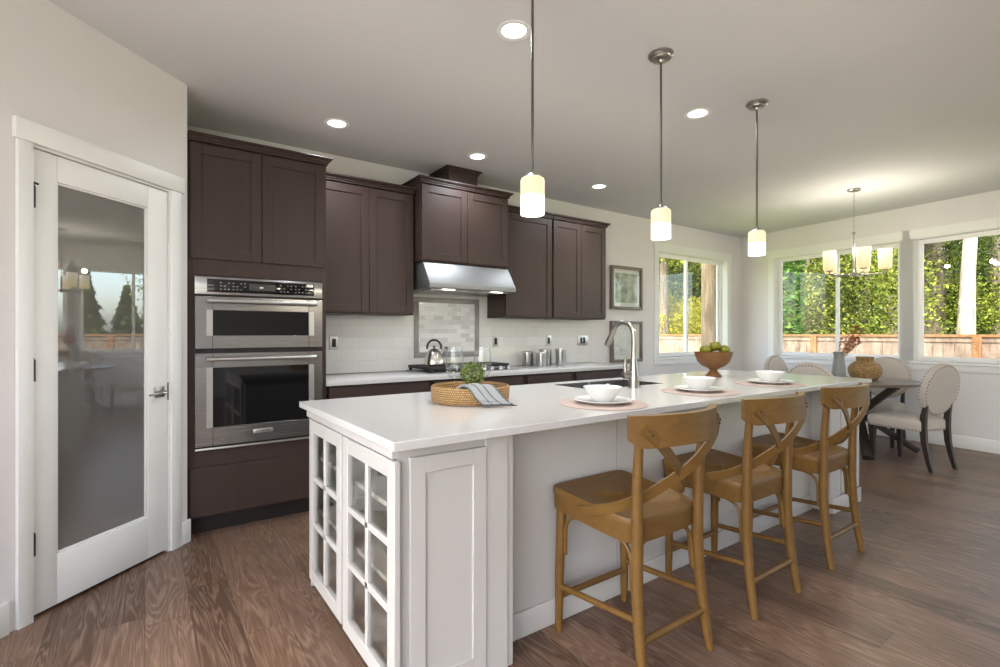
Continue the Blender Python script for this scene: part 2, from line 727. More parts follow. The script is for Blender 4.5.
wl.location = (LX, 0, 0)
wl.rotation_euler = (0, 0, PI / 2)
struct(wl)
wf = grid_wall(MB(), -1.4, 6.9, H, 0.0, 0.14, [(5.6, 6.7, 0.05, 2.30)]).build('wall_front', 'wall', auto=0)  # out-of-view opening added as a daylight source
wf.location = (0, -4.14, 0)
struct(wf)


def place_local(o, loc, ang):
    o.location = loc
    o.rotation_euler = (0, 0, ang)
    return o


def window(n, op, loc, ang, mull, casing_sides=(True, True)):
    """slider window set back in its opening: frame, sashes, panes, sill and casing"""
    x0, x1, z0, z1 = op
    g = 0.10   # depth of the sash behind the wall face
    fr = MB()
    for a, b, c, d in ((x0, x0 + .03, z0, z1), (x1 - .03, x1, z0, z1), (x0 + .03, x1 - .03, z1 - .03, z1), (x0 + .03, x1 - .03, z0, z0 + .03)):
        fr.box(a, b, g - .015, g + .05, c, d)
    w = fr.build('window_%d' % n, 'vinyl')
    place_local(w, loc, ang)
    struct(w)
    for k, (a, b, off) in enumerate(((x0 + .03, mull + .022, .0), (mull - .022, x1 - .03, .02))):
        s = MB()
        for p, q, c, d in ((a, a + .026, z0 + .03, z1 - .03), (b - .044, b, z0 + .03, z1 - .03), (a + .026, b - .044, z1 - .056, z1 - .03), (a + .026, b - .044, z0 + .03, z0 + .056)):
            s.box(p, q, g - .01 + off, g + .012 + off, c, d)
        so = s.build('sash', 'vinyl', w)
        MB().box(a + .024, b - .042, g + off, g + .004 + off, z0 + .054, z1 - .054).build('pane', 'pane', so, auto=0)
    rv = MB()   # reveal lining
    rv.box(x0, x0 + .008, -.004, g, z0, z1).box(x1 - .008, x1, -.004, g, z0, z1)
    rv.box(x0 + .008, x1 - .008, -.004, g, z1 - .008, z1)
    rv.build('reveal', 'trim', w)
    MB().box(x0 - .10, x1 + .10, -.035, g - .012, z0 - .03, z0, .004).build('sill', 'trim', w)
    MB().box(x0 - .085, x1 + .085, -.016, 0.0, z0 - .10, z0 - .03, .002).build('apron', 'trim', w)
    cs = MB()
    if casing_sides[0]:
        cs.box(x0 - .085, x0, -.018, 0, z0, z1)
    if casing_sides[1]:
        cs.box(x1, x1 + .085, -.018, 0, z0, z1)
    cs.box(x0 - (.10 if casing_sides[0] else .066), x1 + (.10 if casing_sides[1] else .066), -.022, 0, z1, z1 + .105)
    cs.build('casing', 'trim', w)
    lk = MB().box(mull - .012, mull + .012, g - .032, g - .01, 1.55, 1.62, .003)
    lk.build('latch', 'vinyl', w)
    return w


window(1, OP1, (0, YB, 0), 0, 6.33)
window(2, OP2, W0, WANG, 1.365)
window(3, OP3, W0, WANG, 3.05)
tr = MB().box(OP2[1], OP3[0], -.018, 0, .93, 2.35).build('trim_1', 'trim')
place_local(tr, W0, WANG)
struct(tr)

# baseboards
b = MB().box(0.0, 4.55, -.014, 0, 0, .135, .003).box(6.65, 8.3, -.014, 0, 0, .135, .003).build('baseboard_right', 'trim')
place_local(b, W0, WANG); struct(b)
b = MB().box(4.32, 7.56, YB - .014, YB, 0, .135, .003).build('baseboard_back', 'trim'); struct(b)
b = MB().box(.80, 1.86, 0, .014, 0, .135, .003).box(-.155, -.08, 0, .014, 0, .135, .003).build('baseboard_pantry', 'trim')
place_local(b, P0, PANG); struct(b)
b = MB().box(LX, LX + .014, -4.1, 2.1, 0, .135, .003).build('baseboard_left', 'trim'); struct(b)

# pantry door
cs = MB()
cs.box(-.080, -.012, 0, .018, 0, 2.075, .002).box(.712, .772, 0, .018, 0, 2.075, .002)
cs.box(-.10, .785, 0, .024, 2.075, 2.165, .003)
cs.box(-.012, -.003, -.11, .004, 0, 2.072).box(.705, .714, -.11, .004, 0, 2.072).box(-.003, .705, -.11, .004, 2.062, 2.072)
o = cs.build('trim_2', 'trim'); place_local(o, P0, PANG); struct(o)
d = MB()
DY = -.004
d.box(0, .128, DY - .035, DY, .018, 2.058, .002).box(.600, .702, DY - .035, DY, .018, 2.058, .002)
d.box(.128, .600, DY - .035, DY, .018, .243, .002).box(.128, .600, DY - .035, DY, 1.94, 2.058, .002)
door = d.build('door_1', 'trim')
AJ = math.radians(-0.42)          # the door stands about a centimetre open
hinge = Vector((.706, 0, 0))
place_local(door, P0 + Matrix.Rotation(PANG, 3, 'Z') @ hinge - Matrix.Rotation(PANG + AJ, 3, 'Z') @ hinge, PANG + AJ)
struct(door)
gb = MB()
for a, bb, c, e in ((.128, .138, .243, 1.94), (.590, .600, .243, 1.94), (.138, .590, .243, .253), (.138, .590, 1.93, 1.94)):
    gb.box(a, bb, DY - .022, DY - .006, c, e, .003)
gb.build('glass_bead', 'trim', door)
MB().box(.136, .592, DY - .024, DY - .016, .25, 1.932).build('frosted_pane', 'frost', door, auto=0)
for z in (1.845, 1.088, .33):
    hg = MB()
    hg.tube([(.706, .006, z - .047), (.706, .006, z + .047)], .009, 10)
    hg.ball((.706, .006, z + .05), .006, 8)
    hh = hg.build('hinge', 'dark_metal', door)
    if z > 1.8:
        MB().tube([(.690, .012, z + .058), (.735, .012, z + .062)], .005, 8).tube([(.706, .006, z + .045), (.706, .012, z + .06)], .004, 8).build('hinge_pin_stop', 'dark_metal', hh)
lv = MB()
lv.box(.030, .090, DY, DY + .009, .893, .953, .002)
lv = lv.build('rosette', 'chrome', door)
MB().tube([(.060, DY + .008, .922), (.060, DY + .052, .922)], .010, 12).tube([(.052, DY + .05, .922), (.09, DY + .052, .921), (.165, DY + .05, .917)], [.011, .009, .007], 10, True, .7).build('lever', 'chrome', door)
MB().box(-.003, .004, DY - .028, DY + .002, .87, .97).build('strike_plate', 'dark_metal', door)


YC = YB - .003                  # back of the cabinets, just clear of the wall
# ---------------------------------------------------------------- kitchen back run
def shaker(mb, x0, x1, z0, z1, y, t=.02, rail=.062, rec=.008):
    """shaker door front lying in the XZ plane, outer face at y (towards -Y)"""
    mb.box(x0, x0 + rail, y, y + t, z0, z1, .0015, 1)
    mb.box(x1 - rail, x1, y, y + t, z0, z1, .0015, 1)
    mb.box(x0 + rail, x1 - rail, y, y + t, z1 - rail, z1, .0015, 1)
    mb.box(x0 + rail, x1 - rail, y, y + t, z0, z0 + rail, .0015, 1)
    mb.box(x0 + rail - .002, x1 - rail + .002, y + rec, y + t, z0 + rail - .002, z1 - rail + .002)
    return mb


def crown(mb, x0, x1, y, z, yb, left=True, right=True, dep=.035, hh=.05):
    """small stepped crown moulding around a cabinet top"""
    for k, (e, za, zb) in enumerate(((.006, 0, .014), (.014, .014, .03), (.026, .03, .038), (dep, .038, hh))):
        mb.box(x0 - (e if left else 0), x1 + (e if right else 0), y - e, yb, z + za, z + zb, .002, 1)
    return mb


def cabinet(name, label, x0, x1, yf, z0, z1, yb, doors, crown_lr=(True, True), cat='cabinet', dz=(0.012, .01), loc=None):
    o = (x0, yb, z0)
    t = thing(name, label, cat, o)
    MB(o).box(x0, x1, yf, yb, z0, z1, .001, 1).build('carcass', 'cab', t)
    for a, bb in doors:
        shaker(MB(o), a, bb, z0 + dz[0], z1 - dz[1], yf - .02).build('door', 'cab', t)
    if crown_lr is not None:
        crown(MB(o), x0, x1, yf - .02, z1, yb, *crown_lr).build('crown', 'cab', t)
    return t


# tall oven cabinet
TX0, TX1, TY = .212, 1.045, 3.60
YU0 = 3.92                      # face of the wall cabinets
o = (TX0, YC, 0)
t = thing('oven_cabinet', 'tall dark brown cabinet holding the steel oven, next to the pantry corner', 'cabinet', o)
tc = MB(o)
tc.box(TX0, TX0 + .038, TY, YC, .11, 2.43, .001, 1).box(TX1 - .032, TX1, TY, YC, .11, 2.43, .001, 1)
tc.box(TX0 + .038, TX1 - .032, TY, YC, 1.61, 2.43).box(TX0 + .038, TX1 - .032, TY, YC, .11, .525)
tc.box(TX0 + .038, TX1 - .032, YC - .02, YC, .525, 1.61)
tc.build('carcass', 'cab', t)
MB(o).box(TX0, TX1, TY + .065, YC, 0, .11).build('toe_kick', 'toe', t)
shaker(MB(o), .226, .625, 1.712, 2.418, TY - .02).build('door', 'cab', t)
shaker(MB(o), .629, 1.030, 1.712, 2.418, TY - .02).build('door', 'cab', t)
dr = MB(o).box(.226, 1.030, TY - .02, TY, .125, .425, .0015, 1)
dr.build('drawer_front', 'cab', t)
crown(MB(o), TX0, TX1, TY - .02, 2.43, YU0 - .065, False, True, .035, .045).build('crown', 'cab', t)

# combination oven
o = (.63, 3.60, .53)
ov = thing('wall_oven', 'stainless steel double wall oven with microwave on top, built in the tall cabinet', 'oven', o)
yo = 3.578
MB(o).box(.252, 1.011, yo + .012, 4.10, .535, 1.60).build('body', 'black', ov)
MB(o).box(.249, 1.012, yo - .006, yo + .022, 1.492, 1.603, .003).build('control_panel', 'steel', ov)
scn = MB(o).box(.314, .956, yo - .0085, yo - .004, 1.508, 1.590, .002).build('touch_screen', 'black_glass', ov)
dsp = MB(o).box(.549, .706, yo - .0095, yo - .008, 1.528, 1.570).build('display', plain('lcd_grey', C(58, 62, 60), .3), scn)
for gx, nx in ((.385, 3), (.455, 4), (.735, 4), (.83, 5)):
    ps = MB(o)
    for i in range(nx):
        for j in range(3):
            if (i + j) % 4 != 3:
                ps.box(gx + i * .022, gx + i * .022 + .009, yo - .0095, yo - .008, 1.525 + j * .020, 1.530 + j * .020)
    ps.build('key_legend', 'silver_print', scn)
MB(o).box(.612, .632, yo - .0101, yo - .0094, 1.543, 1.552).build('clock_digits', plain('display_digits', C(215, 225, 225), .4), dsp)
MB(o).box(.905, .948, yo - .0105, yo - .0083, 1.567, 1.585).build('sticker', 'white_cer', scn)


def oven_door(z0, z1, wz0, wz1, hz, wx0=.345, wx1=.920):
    dd = MB(o)
    for a, bb, c, e in ((.250, wx0, z0, z1), (wx1, 1.011, z0, z1), (wx0, wx1, z0, wz0), (wx0, wx1, wz1, z1)):
        dd.box(a, bb, yo - .012, yo + .02, c, e, .002, 1)
    dd = dd.build('oven_door', 'steel', ov)
    MB(o).box(wx0 - .004, wx1 + .004, yo - .005, yo + .004, wz0 - .004, wz1 + .004).build('door_window', 'black_glass', dd)
    hb = MB(o).tube([(.312, yo - .058, hz), (.957, yo - .058, hz)], .0115, 14)
    for x in (.325, .944):
        hb.tube([(x, yo - .012, hz), (x, yo - .055, hz)], [.012, .010], 12)
        hb.tube([(x - .014, yo - .058, hz), (x + .014, yo - .058, hz)], .0145, 14)
    hb.build('handle', 'steel_light', dd)
    for x, s in ((wx0, -1), (wx1, 1)):   # polished bevels at the window's two ends
        sv = MB(o)
        sv.prism([(x, yo - .012), (x + s * .034, yo - .0135), (x + s * .034, yo - .012), (x, yo - .006)], wz0 - .002, wz1 + .002)
        sv.build('window_bevel', 'steel_light', dd)
    return dd


oven_door(1.156, 1.480, 1.238, 1.395, 1.451)
ld = oven_door(.553, 1.128, .668, 1.037, 1.091)
bg = MB(o).box(.572, .692, yo - .0145, yo - .011, .606, .632, .002).build('badge', 'steel_light', ld)
MB(o).box(.252, 1.011, yo - .006, yo + .02, .528, .541, .002).build('vent_trim', 'steel_light', ov)
tx = bpy.data.curves.new('badge_text', 'FONT')
tx.body = 'KitchenAid'
tx.size = .0185
tx.extrude = .0006
tx.align_x = 'CENTER'
tx.align_y = 'CENTER'
to = bpy.data.objects.new('badge_lettering', tx)
COL.objects.link(to)
dg = bpy.context.evaluated_depsgraph_get()
tm = bpy.data.meshes.new_from_object(to.evaluated_get(dg))
bpy.data.objects.remove(to)
to = bpy.data.objects.new('badge_lettering', tm)
COL.objects.link(to)
tm.materials.clear()
tm.materials.append(M['black'])
to.parent = bg
to.rotation_euler = (PI / 2, 0, 0)
to.location = (.632 - o[0], yo - .0148 - o[1], .619 - o[2])

# wall cabinets
YU = 3.92
cabinet('wall_cabinet', 'dark brown two-door wall cabinet between the oven cabinet and the range hood', 1.047, 1.868, YU, 1.405, 2.43, YC, [(1.055, 1.472), (1.476, 1.862)], (False, False))
cabinet('wall_cabinet', 'dark brown single-door wall cabinet right of the range hood', 2.825, 3.424, YU, 1.405, 2.43, YC, [(2.832, 3.416)], (False, False))
cabinet('wall_cabinet', 'dark brown two-door wall cabinet at the right end of the row', 3.428, 4.222, YU, 1.405, 2.43, YC, [(3.440, 3.832), (3.836, 4.214)], (False, True))
# cabinet above the hood, with the boxed duct on it
HY = 3.82
hx0, hx1 = 1.885, 2.79
t = cabinet('hood_cabinet', 'dark brown two-door cabinet above the range hood, deeper and taller than its neighbours', hx0, hx1, HY, 1.862, 2.515, YC, [(hx0 + .006, 2.335), (2.339, hx1 - .006)], (True, True))
o = (hx0, YC, 1.862)
du = MB(o).box(2.205, 2.505, 3.90, YC, 2.56, H - .045, .001, 1)
du = du.build('duct_cover', 'cab', t)
crown(MB(o), 2.205, 2.505, 3.90, H - .052, YC, True, True, .035, .048).build('crown', 'cab', du)

# range hood
o = (2.34, YC, 1.60)
hd = thing('range_hood', 'stainless steel range hood under the cabinet above the cooktop', 'range hood', o)
hb = MB(o)
prof = [(YC, 1.858), (HY - .002, 1.858), (HY - .014, 1.848), (3.69, 1.672), (3.685, 1.655), (3.687, 1.632), (3.695, 1.625), (YC, 1.625)]
a0, a1 = 1.905, 2.79
hb.prism(prof, a0, a1, 'x', .004)
hb.build('canopy', 'hood_steel', hd)
MB(o).box(a0 + .05, a1 - .05, 3.74, YC - .05, 1.618, 1.626).build('filter_panel', 'steel', hd)
for x in (2.10, 2.60):
    MB(o).box(x - .055, x + .055, 3.705, 3.735, 1.617, 1.6255).build('hood_lamp', emit('hood_lamp_glow', [(0, (1, .95, .85)), (1, (1, .95, .85))], 3.0, -1, 1), hd)
MB(o).box(2.33, 2.37, 3.6835, 3.6865, 1.642, 1.650).build('control_strip', 'silver_print', hd)

# backsplash with framed mosaic inset
o = (1.045, YB, .915)
bs = thing('backsplash', 'glossy pale grey tile backsplash between the back countertop and the wall cabinets', 'backsplash', o)
MB(o).box(1.046, 4.32, YB - .009, YB - .0005, .916, 1.404).box(1.869, 2.824, YB - .009, YB - .0005, 1.404, 1.617).build('tile_field', 'tile', bs, auto=0)
fx0, fx1, fz0, fz1 = 2.012, 2.722, 1.025, 1.588
fi = MB(o)
for a, bb, c, e in ((fx0, fx1, fz0, fz0 + .05), (fx0, fx1, fz1 - .05, fz1), (fx0, fx0 + .05, fz0 + .05, fz1 - .05), (fx1 - .05, fx1, fz0 + .05, fz1 - .05)):
    fi.box(a, bb, YB - .020, YB - .009, c, e, .004)
fi.build('inset_frame', 'frame_tile', bs)
MB(o).box(fx0 + .05, fx1 - .05, YB - .012, YB - .009, fz0 + .05, fz1 - .05).build('mosaic_inset', 'mosaic', bs, auto=0)


def outlet(x, z, label, gang=1, y=YB - .009):
    w = .036 * gang + (.008 if gang > 1 else 0)
    q = thing('wall_outlet', label, 'outlet', (x, y, z), 0, 'outlets along the backsplash')
    MB().box(-w, w, -.006, 0, -.058, .058, .002).build('cover_plate', 'steel_light', q)
    for k in range(gang):
        cx = (k - (gang - 1) / 2) * .046
        MB().box(cx - .0165, cx + .0165, -.0085, -.005, -.034, .034, .001).build('receptacle', 'black', q)
    return q


outlet(1.285, 1.172, 'wall outlet on the backsplash beside the tall oven cabinet')
outlet(2.925, 1.170, 'wall outlet on the backsplash just right of the framed mosaic')
outlet(3.635, 1.172, 'wall outlet on the backsplash above the steel canisters')
outlet(4.155, 1.170, 'double wall outlet near the right end of the backsplash', 2)

# base cabinets and countertop
for x0, x1, lab, dx in ((1.047, 1.895, 'dark brown base cabinet under the counter next to the oven cabinet', [(1.075, 1.87)]),
                        (1.897, 2.855, 'dark brown base cabinet under the gas cooktop', [(1.92, 2.832)]),
                        (2.857, 3.468, 'dark brown base cabinet under the steel canisters', [(2.893, 3.446)]),
                        (3.470, 4.270, 'dark brown base cabinet at the right end of the back counter', [(3.506, 4.255)])):
    o = (x0, YC, 0)
    t = thing('base_cabinet', lab, 'cabinet', o)
    MB(o).box(x0, x1, 3.665, YC, .10, .874, .001, 1).build('carcass', 'cab', t)
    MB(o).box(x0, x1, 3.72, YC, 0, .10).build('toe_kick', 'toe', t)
    for a, bb in dx:
        MB(o).box(a, bb, 3.635, 3.665, .715, .862, .0015, 1).build('drawer_front', 'cab', t)
        mid = (a + bb) / 2
        shaker(MB(o), a, mid - .002, .115, .705, 3.635).build('door', 'cab', t)
        shaker(MB(o), mid + .002, bb, .115, .705, 3.635).build('door', 'cab', t)
ct = MB((1.05, YC, .874)).box(1.048, 4.30, 3.61, YC - .001, .8745, .9145, .003)
ct = ct.build('back_countertop', 'quartz')
ct.location = (1.05, YC, .874)
tag(ct, 'white quartz countertop running along the back wall under the cooktop', 'countertop')

# gas cooktop
o = (2.375, 3.94, .9148)
ck = thing('gas_cooktop', 'stainless gas cooktop with black grates on the back counter', 'cooktop', o)
MB(o).box(1.915, 2.835, 3.70, 4.165, .915, .925, .004).build('tray', 'steel', ck)
for gx0, gx1 in ((1.935, 2.225), (2.24, 2.505), (2.52, 2.80)):
    g = MB(o)
    gz = .957
    y0g, y1g = (3.73, 4.145) if gx0 < 2.5 else (3.82, 4.145)
    for x in (gx0, gx1):
        g.beam((x, y0g, gz), (x, y1g, gz), .018, .026, .003)
    for k in range(6):
        y = y0g + (y1g - y0g) * k / 5
        g.beam((gx0, y, gz), (gx1, y, gz), .016, .026, .003)
    g.beam(((gx0 + gx1) / 2, y0g, gz), ((gx0 + gx1) / 2, y1g, gz), .012, .016, .003)
    for x in (gx0 + .01, gx1 - .01):
        for y in (y0g + .01, y1g - .01):
            g.box(x - .012, x + .012, y - .012, y + .012, .925, .95, .003)
    g.build('grate', 'iron', ck)
for x, y in ((2.08, 3.84), (2.08, 4.05), (2.37, 3.95), (2.66, 4.03)):
    MB(o).lathe([(.052, .925), (.050, .934), (.03, .936), (.028, .942), (.001, .943)], (x, y, 0), 20).build('burner', 'iron', ck)
for x in (2.40, 2.48, 2.56, 2.66, 2.75):
    MB(o).lathe([(.021, .925), (.020, .950), (.016, .953), (.001, .953)], (x, 3.745, 0), 18).build('knob', 'steel_light', ck)

# kettle
o = (2.085, 3.95, .9702)
k = thing('kettle', 'polished steel kettle with black handle on the left cooktop grate', 'kettle', o)
MB().lathe([(.082, 0), (.090, .006), (.091, .02), (.086, .05), (.072, .09), (.055, .12), (.040, .135), (.034, .138), (.001, .14)], n=36).build('pot', plain('polished_steel', C(214, 210, 205), .2, 1.0), k)
MB().lathe([(.034, .137), (.026, .144), (.006, .148), (.006, .155), (.011, .160), (.011, .170), (.001, .173)], n=20).build('lid_knob', 'black', k)
kp = []
hdv = Vector((0.816, -0.578, 0))
for i in range(13):
    a = PI * (-.06 + 1.12 * i / 12)
    kp.append(hdv * (-math.cos(a) * .062) + Vector((0, 0, .155 + math.sin(a) * .068)))
MB().tube(kp, [.008] + [.0095] * 11 + [.008], 10).build('handle', 'black', k)
MB().tube([hdv * .062 + Vector((0, 0, .10)), hdv * .088 + Vector((0, 0, .13)), hdv * .108 + Vector((0, 0, .150))], [.017, .013, .011], 12).build('spout', 'chrome', k)
MB().tube([hdv * .10 + Vector((0, 0, .146)), hdv * .116 + Vector((0, 0, .160))], .012, 10).build('whistle', 'black', k)

# canisters
for (x, y, r, h, lab) in ((3.255, 4.10, .060, .150, 'leftmost short steel canister on the back counter'),
                          (3.325, 3.96, .053, .145, 'short steel canister second from the left, in front of a taller one'),
                          (3.465, 4.06, .066, .172, 'tall steel canister standing behind two others on the back counter'),
                          (3.575, 3.94, .056, .180, 'tall steel canister at the right end of its row')):
    q = thing('canister', lab, 'canister', (x, y, .9147), 0, 'steel canisters on the back counter')
    MB().lathe([(r * .98, 0), (r, .003), (r, h - .022)], n=28).build('body', 'canister', q)
    MB().lathe([(r + .002, h - .022), (r + .002, h - .004), (r - .002, h), (.001, h + .001)], n=28).build('lid', 'steel_light', q)


# pictures on the back wall
def picture(x0, x1, z0, z1, label, mat, extra):
    o = ((x0 + x1) / 2, YB, (z0 + z1) / 2)
    q = thing('picture_frame', label, 'picture', o)
    f = MB(o)
    w = .035
    for a, bb, c, e in ((x0, x0 + w, z0, z1), (x1 - w, x1, z0, z1), (x0 + w, x1 - w, z0, z0 + w), (x0 + w, x1 - w, z1 - w, z1)):
        f.box(a, bb, YB - .045, YB - .001, c, e, .003)
    f.build('frame', plain('taupe_frame', C(112, 102, 92), .4, var=.15), q)
    MB(o).box(x0 + w, x1 - w, YB - .02, YB - .004, z0 + w, z1 - w).build('mat_board', plain('mat_white', C(226, 226, 222), .7), q)
    MB(o).box(x0 + .085, x1 - .085, YB - .0225, YB - .0195, z0 + .085, z1 - .085).build('print', mat, q)
    MB(o).box(x0 + w, x1 - w, YB - .030, YB - .028, z0 + w, z1 - w).build('glazing', 'pane', q, auto=0)


a1m = art('muted_landscape', [(.3, C(96, 112, 92)), (.45, C(150, 160, 138)), (.6, C(196, 200, 188)), (.75, C(170, 168, 158))], 9, (3, 1, 2))
a2m = art('muted_abstract', [(.3, C(150, 152, 164)), (.45, C(214, 214, 214)), (.7, C(236, 235, 232))], 5, (7, 2, 4))
picture(4.62, 5.19, 1.548, 2.082, 'upper of two taupe framed prints on the back wall beside the window', a1m, 0)
picture(4.62, 5.19, .895, 1.405, 'lower of two taupe framed prints on the back wall, behind the faucet', a2m, 0)

# ---------------------------------------------------------------- island
IX0, IX1 = .668, 4.36
o = (IX0, 2.57, 0)
isl = thing('kitchen_island', 'long white kitchen island with glass doors at its near end', 'island', o)
bz1 = .8835
b = MB(o)
FY = 1.525      # face of the end blocks
PY = 1.655       # recessed seating panel
# near end block is hollow so the glass doors show its inside
b.box(.672, 1.107, FY, FY + .018, .005, bz1, .001, 1)           # side towards the stools
b.box(.672, 1.107, 2.552, 2.57, .005, bz1, .001, 1)
b.box(1.085, 1.107, FY + .018, 2.552, .0, bz1)                   # inner back
b.box(.672, 1.085, FY + .018, 2.552, .075, .095)                 # cabinet bottom
b.box(.672, 1.085, FY + .018, 2.552, bz1 - .02, bz1)
b.box(.735, .75, FY + .018, 2.552, 0, .075)
b.box(.672, .692, 1.995, 2.035, .095, bz1 - .02)                 # centre stile
b.box(.672, .692, FY + .018, 1.56, .095, bz1 - .02).box(.672, .692, 2.52, 2.552, .095, bz1 - .02)
b.box(.672, .692, 1.56, 2.52, .85, bz1 - .02)
b.box(.652, .672, FY, 2.57, .843, bz1, .001, 1)
b.build('carcass', 'island', isl)
MB(o).box(.694, 1.084, FY + .02, 2.55, .375, .393).build('shelf', 'interior', isl)
MB(o).box(.694, 1.084, FY + .02, 2.55, .640, .658).build('shelf', 'interior', isl)
# long body behind the stools
bb_ = MB(o)
bb_.box(1.107, 3.905, PY, 2.57, 0, .67)
bb_.box(1.107, 2.16, PY, 2.57, .67, bz1).box(2.91, 3.905, PY, 2.57, .67, bz1)
bb_.box(2.16, 2.91, PY, 2.10, .67, bz1).box(2.16, 2.91, 2.53, 2.57, .67, bz1)
bb_.build('body', 'island', isl)
for x0, x1 in ((1.137, 1.849), (1.853, 2.688), (2.692, 3.875)):
    MB(o).box(x0, x1, PY - .012, PY, .0, bz1 - .002, .0012, 1).build('back_panel', 'island', isl)
MB(o).box(1.136, 3.876, PY - .026, PY - .012, 0, .105, .003).build('baseboard', 'island', isl)
# near corner post and its shaker end panel
MB(o).box(1.010, 1.107, FY - .012, FY, 0, bz1 - .004, .0015, 1).build('corner_post', 'island', isl)
MB(o).box(1.109, 1.137, FY - .004, PY, 0, bz1 - .012, .0015, 1).build('post_return', 'island', isl)
shaker(MB(o), .709, 1.008, .04, .842, FY - .018, .018, .056).build('end_panel', 'island', isl)
# far end block
e = MB(o)
e.box(3.905, IX1, FY, 2.57, 0, bz1, .001, 1)
e.build('end_block', 'island', isl)
MB(o).box(3.877, 4.035, FY - .012, FY + .06, 0, bz1 - .004, .0015, 1).build('corner_post', 'island', isl)
shaker(MB(o), 4.040, IX1 - .012, .115, .842, FY - .018, .018, .068).build('end_panel', 'island', isl)
MB(o).box(3.895, IX1 + .006, FY - .026, FY - .012, 0, .105, .003).build('baseboard', 'island', isl)


def glass_door(y0, y1, z0, z1, x):
    f = MB(o)
    s, t = .060, .022
    f.box(x, x + t, y0, y0 + s, z0, z1, .0025, 1).box(x, x + t, y1 - s, y1, z0, z1, .0025, 1)
    f.box(x, x + t, y0 + s, y1 - s, z1 - s, z1, .0025, 1).box(x, x + t, y0 + s, y1 - s, z0, z0 + s, .0025, 1)
    d = f.build('glass_door', 'island', isl)
    mu = MB(o)
    ym = (y0 + y1) / 2
    mu.box(x + .002, x + .018, ym - .013, ym + .013, z0 + s, z1 - s, .003, 1)
    zi0, zi1 = z0 + s, z1 - s
    for k in (1, 2):
        zc = zi0 + (zi1 - zi0) * k / 3
        mu.box(x + .002, x + .018, y0 + s, y1 - s, zc - .013, zc + .013, .003, 1)
    mu.build('muntins', 'island', d)
    MB(o).box(x + .012, x + .015, y0 + s - .005, y1 - s + .005, zi0 - .005, zi1 + .005).build('pane', 'cab_pane', d, auto=0)
    return d


glass_door(2.036, 2.515, .068, .838, .650)
glass_door(1.502, 2.016, .062, .838, .650)

# countertop with sink cut-out
SX0, SX1, SY0, SY1 = 2.19, 2.88, 2.13, 2.50
CX0, CX1, CY0, CY1 = .625, 4.42, 1.45, 2.605
o = (CX0, CY1, .884)
c = MB(o)
cz0, cz1 = .8842, .914
outer = [(CX0, CY0), (CX1, CY0), (CX1, CY1), (CX0, CY1)]
inner = [(SX0, SY0), (SX1, SY0), (SX1, SY1), (SX0, SY1)]
vo = [[c.v((x, y, z)) for x, y in outer] for z in (cz0, cz1)]
vi = [[c.v((x, y, z)) for x, y in inner] for z in (cz0, cz1)]
for i in range(4):
    j = (i + 1) % 4
    c.bm.faces.new([vo[0][i], vo[0][j], vo[1][j], vo[1][i]])
    c.bm.faces.new([vi[0][j], vi[0][i], vi[1][i], vi[1][j]])
    c.bm.faces.new([vo[1][i], vo[1][j], vi[1][j], vi[1][i]])
    c.bm.faces.new([vo[0][j], vo[0][i], vi[0][i], vi[0][j]])
c = c.build('island_countertop', 'quartz')
c.location = o
bv = c.modifiers.new('edge', 'BEVEL'); bv.width = .003; bv.segments = 2; bv.limit_method = 'ANGLE'
tag(c, 'long white quartz countertop on the island with a sink cut in it', 'countertop')
# sink
o = ((SX0 + SX1) / 2, (SY0 + SY1) / 2, .69)
sk = thing('sink', 'undermount stainless double sink in the island countertop', 'sink', o)
xm = 2.53
for a, bb in ((SX0 + .0005, xm - .004), (xm + .004, SX1 - .0005)):
    s = MB(o)
    ya, yb2 = SY0 + .0005, SY1 - .0005
    zt = .9125
    s.box(a, a + .004, ya, yb2, .69, zt if a < xm - .2 else .86).box(bb - .004, bb, ya, yb2, .69, zt if bb > xm + .2 else .86)
    s.box(a + .004, bb - .004, ya, ya + .004, .69, zt).box(a + .004, bb - .004, yb2 - .004, yb2, .69, zt)
    s.box(a, bb, ya, yb2, .684, .69)
    s = s.build('basin', 'sink_steel', sk)
    MB(o).lathe([(.045, .6905), (.04, .694), (.03, .692), (.001, .692)], ((a + bb) / 2, (SY0 + SY1) / 2, 0), 20).build('drain', 'chrome', s)

# faucet
o = (2.475, 2.06, .9142)
fa = thing('faucet', 'tall brushed nickel gooseneck faucet on the island', 'faucet', o)
MB().lathe([(.033, 0), (.033, .06), (.031, .075), (.026, .12), (.019, .18), (.0165, .24), (.016, .27)], n=24).build('body', 'chrome', fa)
sp = [(0, 0, .26)]
R = .085
for i in range(15):
    a = PI - PI * .86 * i / 14
    sp.append((0, R + R * math.cos(a), .321 + R * math.sin(a)))
hx = Vector(sp[-1]); dv = (Vector(sp[-1]) - Vector(sp[-2])).normalized()
MB().tube(sp, .0150, 14).build('spout', 'chrome', fa)
MB().tube([hx, hx + dv * .02, hx + dv * .09, hx + dv * .115], [.0158, .0175, .021, .019], 16).build('spray_head', 'chrome', fa)
MB().tube([(-.02, .012, .080), (-.062, .026, .080)], [.024, .023], 16).tube([(-.062, .026, .080), (-.070, .028, .080)], [.023, .010], 16).build('valve', 'chrome', fa)
MB().tube([(-.052, .022, .095), (-.045, .03, .14), (-.036, .034, .19)], [.013, .012, .007], 12).build('lever', 'chrome', fa)
o = (2.27, 2.085, .9142)
ag = thing('air_switch', 'small nickel button cap on the island behind the nearest bowl', 'air switch', o)
MB().lathe([(.024, 0), (.024, .022), (.020, .026), (.001, .027)], n=20).build('cap', 'chrome', ag)
MB().lathe([(.012, .026), (.012, .036), (.001, .037)], n=16).build('button', 'steel_light', ag)


